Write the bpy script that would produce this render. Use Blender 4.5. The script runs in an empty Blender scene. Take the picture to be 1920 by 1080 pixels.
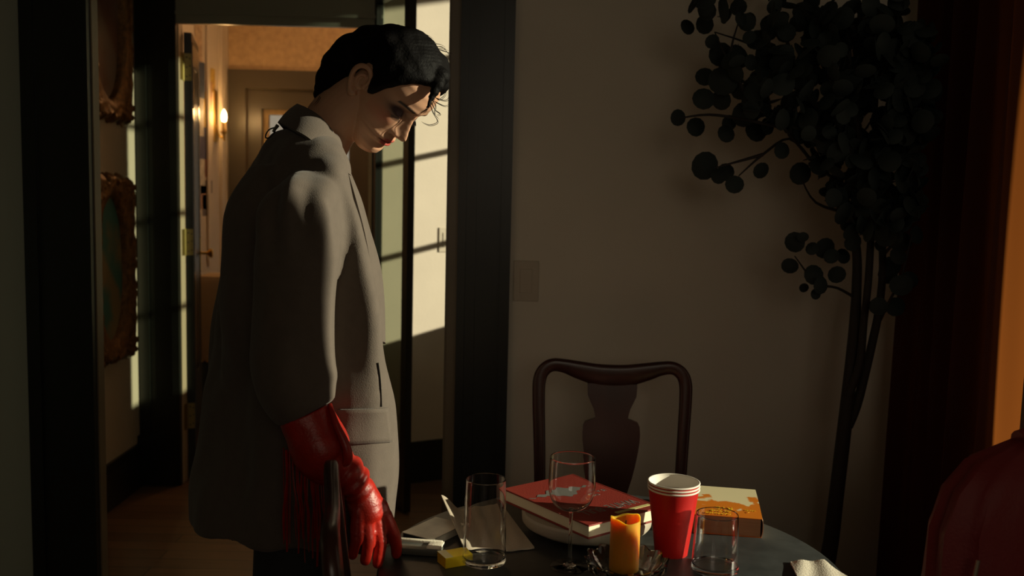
import bpy, bmesh, math, random
from mathutils import Vector, Matrix, noise, Euler
import numpy as np
random.seed(7)
sc = bpy.context.scene
COL = sc.collection
# ---------------------------------------------------------------- camera
F = 1800.0; PT = math.radians(5.7); RO = math.radians(1.33); H = 1.40
f_ = Vector((0, math.cos(PT), -math.sin(PT))); r0 = Vector((1, 0, 0)); u0 = Vector((0, math.sin(PT), math.cos(PT)))
u_ = math.cos(RO)*u0 - math.sin(RO)*r0; r_ = math.cos(RO)*r0 + math.sin(RO)*u0
CAM = Vector((0, 0, H))
cd = bpy.data.cameras.new('camera'); cam = bpy.data.objects.new('camera', cd); COL.objects.link(cam)
cd.sensor_width = 36; cd.lens = F/1920*36
m = Matrix((r_, u_, -f_)).transposed().to_4x4(); m.translation = CAM; cam.matrix_world = m
cd.dof.use_dof = True; cd.dof.focus_distance = 1.8; cd.dof.aperture_fstop = 5.0
cd.clip_start = 0.02
sc.camera = cam
def ray(px, py): return f_ + r_*((px-960)/F) + u_*((540-py)/F)
def P(px, py, Y): v = ray(px, py); return CAM + v*(Y/v.y)
def PZ(px, py, z): v = ray(px, py); return CAM + v*((z-H)/v.z)
# ---------------------------------------------------------------- world, sun, exposure
w = bpy.data.worlds.new('world'); sc.world = w; w.use_nodes = True
bg = w.node_tree.nodes['Background']; bg.inputs[0].default_value = (1.0, .86, .68, 1); bg.inputs[1].default_value = .34
SUN_AZ = math.radians(7); SUN_EL = math.radians(14.5)
sl = bpy.data.lights.new('sun', 'SUN'); so = bpy.data.objects.new('sun', sl); COL.objects.link(so)
sl.energy = 8.0; sl.color = (1.0, .94, .73); sl.angle = math.radians(.9)
sd = Vector((math.cos(SUN_EL)*math.cos(SUN_AZ), -math.cos(SUN_EL)*math.sin(SUN_AZ), math.sin(SUN_EL)))
so.rotation_euler = sd.to_track_quat('Z', 'Y').to_euler(); so.location = (4, 1, 3)
# added soft fill light for the room, set behind the camera
al = bpy.data.lights.new('room_fill', 'AREA'); ao = bpy.data.objects.new('room_fill', al); COL.objects.link(ao)
al.shape = 'RECTANGLE'; al.size = 1.1; al.size_y = .9; al.energy = 3.6; al.color = (1.0, .84, .62)
ao.location = (.35, -1.62, 1.9); ao.rotation_euler = (math.radians(82), 0, math.radians(0))
sc.view_settings.view_transform = 'Standard'; sc.view_settings.look = 'None'
sc.view_settings.exposure = 0.0; sc.view_settings.gamma = 1.0; sc.view_settings.use_curve_mapping = False
# ---------------------------------------------------------------- materials
MATS = {}
def mat(name, col, rough=.6, metal=0, bump=0, bscale=60, var=0, vscale=8, stretch=(1,1,1), **kw):
    if name in MATS: return MATS[name]
    m = bpy.data.materials.new(name); m.use_nodes = True; nt = m.node_tree; b = nt.nodes['Principled BSDF']
    b.inputs['Base Color'].default_value = (*col, 1); b.inputs['Roughness'].default_value = rough; b.inputs['Metallic'].default_value = metal
    for k, v in kw.items(): b.inputs[k.replace('_', ' ')].default_value = v
    if var or bump:
        tc = nt.nodes.new('ShaderNodeTexCoord'); mp = nt.nodes.new('ShaderNodeMapping'); nt.links.new(tc.outputs['Object'], mp.inputs[0])
        mp.inputs['Scale'].default_value = stretch
    if var:
        n = nt.nodes.new('ShaderNodeTexNoise'); n.inputs['Scale'].default_value = vscale; n.inputs['Detail'].default_value = 5
        nt.links.new(mp.outputs[0], n.inputs['Vector'])
        r = nt.nodes.new('ShaderNodeMapRange'); r.inputs[1].default_value = .3; r.inputs[2].default_value = .7
        r.inputs[3].default_value = 1-var; r.inputs[4].default_value = 1+var; nt.links.new(n.outputs['Fac'], r.inputs[0])
        mx = nt.nodes.new('ShaderNodeVectorMath'); mx.operation = 'SCALE'; mx.inputs[0].default_value = col
        nt.links.new(r.outputs[0], mx.inputs['Scale']); nt.links.new(mx.outputs[0], b.inputs['Base Color'])
    if bump:
        n2 = nt.nodes.new('ShaderNodeTexNoise'); n2.inputs['Scale'].default_value = bscale; n2.inputs['Detail'].default_value = 4
        nt.links.new(mp.outputs[0], n2.inputs['Vector'])
        bp = nt.nodes.new('ShaderNodeBump'); bp.inputs['Strength'].default_value = bump; bp.inputs['Distance'].default_value = .004
        nt.links.new(n2.outputs['Fac'], bp.inputs['Height']); nt.links.new(bp.outputs[0], b.inputs['Normal'])
    MATS[name] = m; return m
M_wall = mat('wall_paint', (.74, .68, .57), .75, bump=.15, bscale=90, var=.04, vscale=3)
M_hallwall = mat('hall_wall_paint', (.60, .52, .42), .75, bump=.1, bscale=90, var=.03)
M_green = mat('left_wall_paint', (.36, .38, .31), .7, bump=.1)
M_ceil = mat('ceiling_paint', (.45, .42, .36), .8)
M_dark = mat('dark_green_trim', (.012, .014, .012), .35, var=.2)
M_sash = mat('black_sash', (.010, .011, .010), .3)
M_lintel = mat('grey_green_trim', (.30, .31, .26), .3)
M_jamb = mat('brown_jamb', (.22, .17, .11), .35, var=.1)
M_wood_dark = mat('mahogany', (.045, .012, .007), .28, var=.3, vscale=12, stretch=(1,1,.2))
M_brass = mat('brass', (.72, .50, .16), .28, 1)
M_brassd = mat('aged_brass', (.35, .27, .10), .42, .9)
M_cream = mat('cream_pages', (.80, .72, .52), .8)
M_redbook = mat('red_book_cloth', (.24, .020, .010), .6, bump=.2, bscale=400)
M_grey = mat('silver_print', (.17, .165, .15), .5)
M_yellow = mat('yellow_print', (.85, .60, .02), .5)
M_paleprint = mat('pale_yellow_print', (.62, .55, .22), .6)
M_cupred = mat('red_paper', (.40, .006, .004), .5, Specular_IOR_Level=.25)
M_white = mat('white_paper', (.75, .69, .60), .6)
M_plate = mat('stoneware', (.42, .37, .29), .45)
M_linen = mat('beige_linen', (.50, .42, .32), .85, bump=.3, bscale=300)
M_linen2 = mat('white_linen', (.75, .68, .55), .85, bump=.3, bscale=300)
M_yelbox = mat('yellow_card', (.85, .58, .01), .45)
M_coat = mat('grey_brown_wool', (.094, .072, .056), .85, bump=.25, bscale=500, var=.06, vscale=60)
M_coat.node_tree.nodes['Principled BSDF'].inputs['Sheen Weight'].default_value = .1
M_leather = mat('red_leather', (.33, .013, .006), .38, bump=.2, bscale=260, var=.15, vscale=40)
M_trouser = mat('dark_trouser_wool', (.02, .02, .022), .8)
M_shoe = mat('black_leather', (.012, .012, .012), .3)
M_hair = mat('black_hair', (.004, .0035, .0035), .62, bump=.4, bscale=200, Specular_IOR_Level=.08)
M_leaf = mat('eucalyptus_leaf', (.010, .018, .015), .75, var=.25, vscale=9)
M_bark = mat('dark_bark', (.022, .016, .012), .8, bump=.5, bscale=40)
M_jacket = mat('red_jacket_fabric', (.20, .012, .012), .6, bump=.2, bscale=200)
M_candle = mat('amber_wax', (.72, .30, .02), .45, Subsurface_Weight=.85, Subsurface_Scale=.03, Subsurface_Radius=(1, .45, .08))
M_wallp = mat('patterned_wallpaper', (.52, .36, .20), .75, var=.14, vscale=26)
M_doorbrown = mat('brown_door_paint', (.085, .07, .05), .35)
M_arm = mat('beige_upholstery', (.42, .30, .18), .8)
M_blue = mat('dark_blue_base', (.03, .045, .055), .6)
M_switch = mat('switch_plastic', (.52, .45, .35), .4)
M_clay = mat('planter_grey', (.06, .055, .05), .7)
def glassmat(name, col=(1, 1, 1), rough=0.0):
    m = bpy.data.materials.new(name); m.use_nodes = True; b = m.node_tree.nodes['Principled BSDF']
    b.inputs['Base Color'].default_value = (*col, 1); b.inputs['Roughness'].default_value = rough
    b.inputs['Transmission Weight'].default_value = 1; b.inputs['IOR'].default_value = 1.45
    return m
M_glass = glassmat('clear_glass')
def panemat(name, col, g=.12):
    m = bpy.data.materials.new(name); m.use_nodes = True; nt = m.node_tree; nt.nodes.clear()
    o = nt.nodes.new('ShaderNodeOutputMaterial'); mx = nt.nodes.new('ShaderNodeMixShader'); t = nt.nodes.new('ShaderNodeBsdfTransparent'); gl = nt.nodes.new('ShaderNodeBsdfGlossy')
    t.inputs[0].default_value = (*col, 1); gl.inputs['Roughness'].default_value = .02; gl.inputs[0].default_value = (.8, .8, .8, 1); mx.inputs[0].default_value = g
    nt.links.new(t.outputs[0], mx.inputs[1]); nt.links.new(gl.outputs[0], mx.inputs[2]); nt.links.new(mx.outputs[0], o.inputs[0]); return m
M_pane = panemat('window_pane', (.93, .93, .90), .04)
M_panedark = panemat('tinted_pane', (.66, .69, .62), .05)
def transmat(name, col, tcol, f):
    m = bpy.data.materials.new(name); m.use_nodes = True; nt = m.node_tree; nt.nodes.clear()
    o = nt.nodes.new('ShaderNodeOutputMaterial'); mx = nt.nodes.new('ShaderNodeMixShader'); a = nt.nodes.new('ShaderNodeBsdfDiffuse'); b = nt.nodes.new('ShaderNodeBsdfTranslucent')
    a.inputs[0].default_value = (*col, 1); b.inputs[0].default_value = (*tcol, 1); mx.inputs[0].default_value = f
    nt.links.new(a.outputs[0], mx.inputs[1]); nt.links.new(b.outputs[0], mx.inputs[2]); nt.links.new(mx.outputs[0], o.inputs[0]); return m
M_curtain = transmat('rust_curtain', (.07, .026, .015), (.55, .16, .03), .36)
def emit(name, col, s):
    m = bpy.data.materials.new(name); m.use_nodes = True; b = m.node_tree.nodes['Principled BSDF']
    b.inputs['Emission Color'].default_value = (*col, 1); b.inputs['Emission Strength'].default_value = s; return m
M_bulb = emit('candle_bulb_glow', (1, .62, .22), 40)
# wood floor
M_floor = bpy.data.materials.new('floorboards'); M_floor.use_nodes = True; nt = M_floor.node_tree; b = nt.nodes['Principled BSDF']
tc = nt.nodes.new('ShaderNodeTexCoord'); br = nt.nodes.new('ShaderNodeTexBrick'); nt.links.new(tc.outputs['Object'], br.inputs['Vector'])
br.inputs['Color1'].default_value = (.24, .13, .065, 1); br.inputs['Color2'].default_value = (.17, .09, .045, 1); br.inputs['Mortar'].default_value = (.02, .01, .006, 1)
br.inputs['Scale'].default_value = 1; br.inputs['Brick Width'].default_value = 1.3; br.inputs['Row Height'].default_value = .085; br.inputs['Mortar Size'].default_value = .002
ns = nt.nodes.new('ShaderNodeTexNoise'); mp = nt.nodes.new('ShaderNodeMapping'); mp.inputs['Scale'].default_value = (2, 30, 1); nt.links.new(tc.outputs['Object'], mp.inputs[0]); nt.links.new(mp.outputs[0], ns.inputs['Vector']); ns.inputs['Scale'].default_value = 3
mxr = nt.nodes.new('ShaderNodeMix'); mxr.data_type = 'RGBA'; mxr.blend_type = 'MULTIPLY'; mxr.inputs[0].default_value = .6
nt.links.new(br.outputs['Color'], mxr.inputs[6]); nt.links.new(ns.outputs['Fac'], mxr.inputs[7]); nt.links.new(mxr.outputs[2], b.inputs['Base Color']); b.inputs['Roughness'].default_value = .38
# table stone
M_table = mat('dark_slate', (.026, .028, .027), .5, var=.45, vscale=14, bump=.1, bscale=60)
# ---------------------------------------------------------------- mesh helpers
class MB:
    def __init__(s): s.v = []; s.f = []
    def add(s, v, f):
        n = len(s.v); s.v += [tuple(x) for x in v]; s.f += [tuple(i+n for i in q) for q in f]; return s
    def box(s, x0, x1, y0, y1, z0, z1, M=None):
        v = [Vector((x, y, z)) for z in (z0, z1) for y in (y0, y1) for x in (x0, x1)]
        if M: v = [M @ q for q in v]
        return s.add(v, [(0, 2, 3, 1), (4, 5, 7, 6), (0, 1, 5, 4), (2, 6, 7, 3), (0, 4, 6, 2), (1, 3, 7, 5)])
    def prism(s, poly, y0, y1, M=None):   # polygon in x,z extruded in y
        n = len(poly); v = [Vector((x, y0, z)) for x, z in poly] + [Vector((x, y1, z)) for x, z in poly]
        if M: v = [M @ q for q in v]
        return s.add(v, [tuple(range(n))[::-1], tuple(range(n, 2*n))] + [(i, (i+1) % n, n+(i+1) % n, n+i) for i in range(n)][::1])
    def loft(s, rings, caps=True, closed=True):
        n = len(rings[0]); v = [q for r in rings for q in r]; f = []
        for i in range(len(rings)-1):
            for j in range(n if closed else n-1):
                k = (j+1) % n; f.append((i*n+j, i*n+k, (i+1)*n+k, (i+1)*n+j))
        if caps: f.append(tuple(range(n))[::-1]); f.append(tuple(range((len(rings)-1)*n, len(rings)*n)))
        return s.add(v, f)
    def tube(s, path, rad, seg=12, caps=True, flat=1.0, ref=None, res=0):
        path = [Vector(p) for p in path]
        if not hasattr(rad, '__len__'): rad = [rad]*len(path)
        if res: path, rad = resample(path, rad, res)
        rings = []; up = Vector(ref) if ref else None
        for i, p in enumerate(path):
            t = (path[min(i+1, len(path)-1)] - path[max(i-1, 0)]).normalized()
            if up is None: up = Vector((0, 0, 1)) if abs(t.z) < .9 else Vector((0, 1, 0))
            a = up - t*up.dot(t)
            if a.length < 1e-5: a = Vector((1, 0, 0)) - t*t.x
            a.normalize(); bb = t.cross(a); up = a if not ref else Vector(ref)
            rings.append([p + (a*math.cos(2*math.pi*k/seg)*flat + bb*math.sin(2*math.pi*k/seg))*rad[i] for k in range(seg)])
        return s.loft(rings, caps)
    def lathe(s, prof, c=(0, 0, 0), seg=48, M=None):
        c = Vector(c); rings = [[Vector((r*math.cos(2*math.pi*k/seg), r*math.sin(2*math.pi*k/seg), z)) + c for k in range(seg)] for r, z in prof]
        if M: rings = [[M @ q for q in r] for r in rings]
        return s.loft(rings, caps=False)
    def ball(s, c, r, sc_=(1, 1, 1), n=10, M=None):
        c = Vector(c); v = []; f = []; m_ = 2*n
        for i in range(n+1):
            th = math.pi*i/n
            for j in range(m_):
                q = Vector((r*sc_[0]*math.sin(th)*math.cos(2*math.pi*j/m_), r*sc_[1]*math.sin(th)*math.sin(2*math.pi*j/m_), r*sc_[2]*math.cos(th)))
                v.append((M @ q if M else q) + c)
        for i in range(n):
            for j in range(m_):
                k = (j+1) % m_; f.append((i*m_+j, (i+1)*m_+j, (i+1)*m_+k, i*m_+k))
        return s.add(v, f)
    def build(s, name, material, parent=None, smooth=True, angle=40, bevel=0, kind=None):
        me = bpy.data.meshes.new(name); me.from_pydata(s.v, [], s.f)
        bm = bmesh.new(); bm.from_mesh(me); bmesh.ops.remove_doubles(bm, verts=bm.verts, dist=1e-6)
        bmesh.ops.recalc_face_normals(bm, faces=bm.faces)
        if bevel: bmesh.ops.bevel(bm, geom=[e for e in bm.edges if e.is_manifold and e.calc_face_angle(0) > .5], offset=bevel, segments=2, affect='EDGES', profile=.6)
        for fc in bm.faces: fc.smooth = smooth
        if smooth:
            for e in bm.edges:
                if e.is_manifold and e.calc_face_angle(0) > math.radians(angle): e.smooth = False
        bm.to_mesh(me); bm.free(); me.materials.append(material)
        o = bpy.data.objects.new(name, me); COL.objects.link(o)
        if parent:
            o.parent = parent
            o.matrix_parent_inverse = Matrix()
        if kind: o['kind'] = kind
        return o
def resample(path, rad, k):
    P_ = []; R_ = []
    n = len(path)
    for i in range(n-1):
        p0, p1, p2, p3 = path[max(i-1, 0)], path[i], path[i+1], path[min(i+2, n-1)]
        a0, a1, a2, a3 = rad[max(i-1, 0)], rad[i], rad[i+1], rad[min(i+2, n-1)]
        for j in range(k):
            t = j/k
            g = lambda A, B, C_, D: .5*((2*B)+(C_-A)*t+(2*A-5*B+4*C_-D)*t*t+(3*B-A-3*C_+D)*t**3)
            P_.append(g(p0, p1, p2, p3)); R_.append(g(a0, a1, a2, a3))
    P_.append(path[-1]); R_.append(rad[-1]); return P_, R_
def tag(o, label=None, cat=None, group=None, kind=None):
    if label: o['label'] = label
    if cat: o['category'] = cat
    if group: o['group'] = group
    if kind: o['kind'] = kind
    return o
def thing(name, label, cat, loc=(0, 0, 0), rz=0, group=None):
    o = bpy.data.objects.new(name, None); COL.objects.link(o); o.location = loc; o.rotation_euler = (0, 0, rz); o.empty_display_size = .05
    return tag(o, label, cat, group)
def world_child(o, parent):      # parts modelled in world coordinates
    o.parent = parent; o.matrix_parent_inverse = Matrix.Translation(parent.location).inverted() if parent.rotation_euler.z == 0 else parent.matrix_basis.inverted()
    return o
def remesh(o, vox, smooth=2, fac=.5):
    md = o.modifiers.new('r', 'REMESH'); md.mode = 'VOXEL'; md.voxel_size = vox; md.use_smooth_shade = True
    if smooth:
        sm = o.modifiers.new('s', 'SMOOTH'); sm.iterations = smooth; sm.factor = fac
    dg = bpy.context.evaluated_depsgraph_get(); dg.update()
    me = bpy.data.meshes.new_from_object(o.evaluated_get(dg)); o.modifiers.clear()
    old = o.data; mt = old.materials[0]; o.data = me; me.name = o.name
    if not len(me.materials): me.materials.append(mt)
    bpy.data.meshes.remove(old)
    me.polygons.foreach_set('use_smooth', [True]*len(me.polygons)); return o
def S(name, b_, m_, **k): return b_.build(name, m_, kind='structure', smooth=False, **k)
def copy_tree(o, parent=None):
    c = o.copy(); COL.objects.link(c)
    if parent: c.parent = parent
    for ch in list(o.children): copy_tree(ch, c)
    return c
def text_mesh(txt, size, extrude=.0004, mat_=None, name='lettering', shear=0, space=1):
    cu = bpy.data.curves.new('t', 'FONT'); cu.body = txt; cu.size = size; cu.extrude = extrude; cu.align_x = 'CENTER'; cu.align_y = 'CENTER'; cu.space_character = space
    to = bpy.data.objects.new('t', cu); COL.objects.link(to)
    dg = bpy.context.evaluated_depsgraph_get(); dg.update()
    me = bpy.data.meshes.new_from_object(to.evaluated_get(dg)); bpy.data.objects.remove(to); bpy.data.curves.remove(cu)
    me.name = name; me.materials.clear(); me.materials.append(mat_)
    o = bpy.data.objects.new(name, me); COL.objects.link(o); return o
# ================================================================ ROOM SHELL
CEIL = 2.75
S('floor', MB().box(-2.4, 1.5, -1.8, 6.8, -.1, 0), M_floor)
S('ceiling', MB().box(-2.4, 1.5, -1.8, 6.8, CEIL, CEIL+.1), M_ceil)
# dining room back wall with wide opening
S('wall_back', MB().box(-.155, 1.25, 2.75, 2.85, 0, CEIL), M_wall)
S('wall_back_left', MB().box(-2.3, -1.2, 2.75, 2.79, 0, CEIL), M_green)
S('wall_back_header', MB().box(-1.2, -.155, 2.75, 2.85, 2.25, CEIL), M_wall)
c1 = MB().box(-1.392, -1.20, 2.73, 2.75, 0, 2.42).box(-1.37, -1.35, 2.722, 2.73, 0, 2.42).box(-1.235, -1.2, 2.724, 2.73, 0, 2.42)
S('trim_1', c1, M_dark)
c2 = MB().box(-.158, -.007, 2.73, 2.75, 0, 2.42).box(-.036, -.007, 2.72, 2.73, 0, 2.42).box(-.158, -.135, 2.724, 2.73, 0, 2.42).box(-.118, -.106, 2.726, 2.73, 0, 2.42)
S('trim_2', c2, M_dark)
S('trim_3', MB().box(-1.2, -.158, 2.73, 2.75, 2.25, 2.42), M_dark)
S('trim_4', MB().box(-1.202, -1.196, 2.75, 2.79, 0, 2.25), M_jamb)
S('trim_5', MB().box(-.188, -.158, 2.77, 2.85, 0, 2.25).box(-.196, -.19, 2.80, 2.85, 0, 2.25), M_jamb)
S('baseboard_back', MB().box(.0, 1.25, 2.735, 2.75, 0, .16), M_dark)
# right wall with window: opening Y WY0..WY1, z WZ0..WZ1
WY0, WY1, WZ0, WZ1, WX = 1.382, 1.985, .55, 2.12, 1.25
S('wall_right', MB().box(WX, WX+.1, -1.7, WY0, 0, CEIL).box(WX, WX+.1, WY1, 2.85, 0, CEIL).box(WX, WX+.1, WY0, WY1, 0, WZ0).box(WX, WX+.1, WY0, WY1, WZ1, CEIL), M_wall)
win1 = S('window_1', MB().box(WX+.03, WX+.07, WY0, WY1, WZ0, WZ0+.03).box(WX+.03, WX+.07, WY0, WY1, WZ1-.03, WZ1).box(WX+.03, WX+.07, WY0, WY0+.015, WZ0, WZ1).box(WX+.03, WX+.07, WY1-.02, WY1, WZ0, WZ1), M_sash)
MB().box(WX+.048, WX+.052, WY0+.015, WY1-.02, WZ0+.03, WZ1-.03).build('window_pane', M_pane, win1, smooth=False)
S('wall_left', MB().box(-2.4, -2.3, -1.7, 2.85, 0, CEIL), M_green)
# wall behind camera with an unseen window added to go with the fill light
S('wall_front', MB().box(-2.4, -.25, -1.8, -1.7, 0, CEIL).box(.95, 1.35, -1.8, -1.7, 0, CEIL).box(-.25, .95, -1.8, -1.7, 0, 1.4).box(-.25, .95, -1.8, -1.7, 2.4, CEIL), M_wall)
win2 = S('fill_window', MB().box(-.25, .95, -1.77, -1.73, 1.4, 1.44).box(-.25, .95, -1.77, -1.73, 2.36, 2.4).box(-.25, -.21, -1.77, -1.73, 1.4, 2.4).box(.91, .95, -1.77, -1.73, 1.4, 2.4).box(.33, .37, -1.77, -1.73, 1.4, 2.4), M_sash)
# hall
S('wall_hall_left', MB().box(-1.82, -1.72, 2.79, 4.46, 0, CEIL), M_hallwall)
S('baseboard_hall', MB().box(-1.72, -1.70, 2.85, 4.38, 0, .17).box(-1.72, -1.706, 2.85, 4.38, .17, .20), M_dark)
# far wall of the hall: left of the opening, header
S('wall_hall_far', MB().box(-1.82, -1.53, 4.40, 4.46, 0, CEIL).box(-1.53, -.64, 4.40, 4.46, 2.16, CEIL), M_hallwall)
c = MB().box(-1.715, -1.527, 4.38, 4.40, 0, 2.3).box(-1.69, -1.665, 4.374, 4.38, 0, 2.3).box(-1.56, -1.527, 4.37, 4.38, 0, 2.3)
c.box(-1.72, -1.545, 4.355, 4.40, 0, .235)
S('trim_6', c, M_dark)
S('trim_7', MB().box(-1.527, -.60, 4.375, 4.40, 2.115, 2.3).box(-1.527, -.60, 4.365, 4.375, 2.155, 2.17), M_lintel)
S('trim_8', MB().box(-1.530, -1.524, 4.40, 4.46, 0, 2.16), mat('pale_jamb', (.55, .45, .33), .4))
S('trim_9', MB().box(-.648, -.602, 4.385, 4.41, 0, 2.3), M_dark)
# oblique lit wall
a0 = Vector((-.64, 4.405, 0)); a1 = Vector((-.08, 4.702, 0)); dv = (a1-a0).normalized(); nv = Vector((-dv.y, dv.x, 0))
def slab(p, q, n, th, z0, z1): 
    return [p+Vector((0,0,z0)), q+Vector((0,0,z0)), q+n*th+Vector((0,0,z0)), p+n*th+Vector((0,0,z0)), p+Vector((0,0,z1)), q+Vector((0,0,z1)), q+n*th+Vector((0,0,z1)), p+n*th+Vector((0,0,z1))]
BF = [(0, 3, 2, 1), (4, 5, 6, 7), (0, 1, 5, 4), (1, 2, 6, 5), (2, 3, 7, 6), (3, 0, 4, 7)]
S('wall_hall_angle', MB().add(slab(a0, a1, nv, .08, 0, CEIL), BF), M_hallwall)
S('wall_hall_end', MB().box(-.08, .60, 4.70, 4.80, 0, CEIL), M_hallwall)
S('baseboard_angle', MB().add(slab(a0-nv*.012, a1-nv*.012, nv, .012, 0, .20), BF), M_dark)
# hall right wall with window (panes 4.13..4.43)
hx = .5; hy0, hy1, hz0, hz1 = 4.015, 4.68, .965, 2.68
S('wall_hall_right', MB().box(hx, hx+.08, 2.85, hy0, 0, CEIL).box(hx, hx+.08, hy1, 4.70, 0, CEIL).box(hx, hx+.08, hy0, hy1, 0, hz0).box(hx, hx+.08, hy0, hy1, hz1, CEIL), M_hallwall)
wb = MB().box(hx+.02, hx+.05, hy0, hy0+.008, hz0, hz1)
for zz in (1.373, 1.805, 2.24): wb.box(hx+.02, hx+.045, hy0, hy1, zz-.012, zz+.012)
win3 = S('window_3', wb, M_sash)
MB().box(hx+.03, hx+.034, hy0+.008, hy1, hz0, hz1).build('window_pane', M_pane, win3, smooth=False)
# far room
S('wall_far_left', MB().box(-2.0, -1.9, 4.46, 6.53, 0, CEIL), M_hallwall)
S('wall_far_right', MB().box(-.65, -.60, 4.52, 6.43, 0, CEIL), M_hallwall)
S('wall_far_back', MB().box(-2.0, -1.78, 6.43, 6.53, 0, CEIL).box(-1.03, -.60, 6.43, 6.53, 0, CEIL).box(-1.78, -1.03, 6.43, 6.53, 2.04, CEIL), M_wallp)
S('trim_10', MB().box(-1.895, -1.78, 6.40, 6.43, 0, 2.16).box(-1.03, -.97, 6.40, 6.43, 0, 2.16).box(-1.78, -1.03, 6.40, 6.43, 2.04, 2.16), M_doorbrown)
S('trim_11', MB().box(-1.895, -1.885, 5.95, 6.0, .9, 2.6).box(-1.9, -1.88, 6.22, 6.28, 0, 2.7), M_hallwall)
door3 = S('door_3', MB().box(-1.78, -1.685, 6.44, 6.48, 0, 2.04).box(-1.105, -1.03, 6.44, 6.48, 0, 2.04).box(-1.685, -1.105, 6.44, 6.48, 1.91, 2.04).box(-1.685, -1.105, 6.44, 6.48, 0, .5), M_doorbrown)
MB().box(-1.685, -1.105, 6.458, 6.462, .5, 1.91).build('window_pane', M_pane, door3, smooth=False)
MB().box(-1.685, -1.645, 6.47, 6.50, .5, 1.91).box(-1.645, -1.105, 6.47, 6.50, 1.875, 1.91).build('blind_frame', M_wallp, door3, smooth=False)
# open left door leaf (hinged on far doorway's left jamb)
ang = math.radians(14.5); hp = Vector((-1.522, 4.462, 0)); Md = Matrix.Translation(hp) @ Matrix.Rotation(ang, 4, 'Z')
lf = MB().box(0, .034, 0, .48, .01, 2.09, Md)
M_leafdoor = mat('grey_glossy_door', (.10, .105, .10), .22)
door1 = S('door_1', MB().box(0, .034, 0, .48, .01, 2.09, Md), M_dark)
MB().box(.034, .037, .02, .09, .05, 2.05, Md).box(.034, .037, .40, .47, .05, 2.05, Md).box(.034, .037, .09, .40, 1.95, 2.05, Md).box(.034, .037, .09, .40, .05, .5, Md).build('door_moulding', M_leafdoor, door1, smooth=False)
for z0 in (1.874, 1.073, .25):
    hb = MB().box(.001, .033, -.003, .0, z0, z0+.122, Md).box(-1.5245, -1.5225, 4.415, 4.463, z0, z0+.122)
    hg = hb.tube([(-1.524, 4.458, z0-.004), (-1.524, 4.458, z0+.126)], .0045, 10).build('hinge', M_brassd, door1)
    sb = MB()
    for q in (.018, .06, .105): sb.ball(Md @ Vector((.012, -.003, z0+q)), .0035, n=5).ball(Md @ Vector((.026, -.003, z0+q+.006 if q < .1 else z0+q-.006)), .0035, n=5)
    sb.build('screw', M_sash, hg)
kb = MB(); kc = Vector((.037, .435, P(385, 475, 4.88).z))
Mk = Md @ Matrix.Translation(kc) @ Matrix.Rotation(math.pi/2, 4, 'Y')
kb.lathe([(0, 0), (.018, 0), (.018, .004), (.008, .008), (.007, .03), (.010, .036), (.022, .046), (.024, .056), (.018, .062), (0, .064)], M=Mk, seg=24)
kb.box(.037, .040, .41, .46, kc.z-.09, kc.z+.08, Md)
kb.build('door_knob', M_brass, door1)
# french leaf at right of the far doorway, opened towards the hall
q0 = Vector((-.628, 4.386, 0)); q1 = Vector((-.432, 4.04, 0)); L = (q1-q0).length; e = (q1-q0).normalized()
Mf = Matrix(((e.x, -e.y, 0, q0.x), (e.y, e.x, 0, q0.y), (0, 0, 1, 0), (0, 0, 0, 1)))
fb = MB().box(0, .028, -.015, .015, .01, 2.30, Mf).box(L-.055, L, -.015, .015, .01, 2.30, Mf).box(.028, L-.055, -.015, .015, .01, .20, Mf).box(.028, L-.055, -.015, .015, 2.22, 2.30, Mf)
door2 = S('door_2', fb, M_sash)
MB().box(.028, L-.055, -.002, .002, .20, 2.22, Mf).build('window_pane', M_panedark, door2, smooth=False)
# light switches
def switch(Mx, label):
    r = MB().box(-.036, .036, -.006, 0, -.058, .058, Mx).build('light_switch', M_switch, smooth=False, bevel=.0015)
    MB().box(-.017, .017, -.009, -.006, -.034, .034, Mx).build('rocker', M_switch, r, smooth=False, bevel=.001)
    tag(r, label, 'light switch')
switch(Matrix.Translation(Vector((.04, 2.75, 1.147))), 'beige rocker switch plate on the dining room wall beside the black door casing')
ps = P(832, 452, 4.45); t_ = (ps.x - a0.x)/dv.x
Ms = Matrix(((dv.x, nv.x, 0, 0), (dv.y, nv.y, 0, 0), (0, 0, 1, 0), (0, 0, 0, 1)))
Ms = Matrix.Translation(a0 + dv*t_ + Vector((0, 0, ps.z))) @ Ms
switch(Ms, 'white switch plate on the sunlit hall wall, crossed by a shadow line')
# ================================================================ ornate picture frames on hall wall
M_gilt = mat('dark_gilt', (.20, .10, .030), .38, .35, var=.5, vscale=45, bump=.8, bscale=90)
def painting_mat(name, c0, c1, sc_):
    m = bpy.data.materials.new(name); m.use_nodes = True; nt = m.node_tree; b = nt.nodes['Principled BSDF']
    tc = nt.nodes.new('ShaderNodeTexCoord'); n = nt.nodes.new('ShaderNodeTexNoise'); n.inputs['Scale'].default_value = sc_; nt.links.new(tc.outputs['Object'], n.inputs['Vector'])
    cr = nt.nodes.new('ShaderNodeValToRGB'); cr.color_ramp.elements[0].color = (*c0, 1); cr.color_ramp.elements[1].color = (*c1, 1); cr.color_ramp.elements[0].position = .42; cr.color_ramp.elements[1].position = .6
    nt.links.new(n.outputs['Fac'], cr.inputs[0]); nt.links.new(cr.outputs[0], b.inputs['Base Color']); b.inputs['Roughness'].default_value = .35; return m
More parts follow.
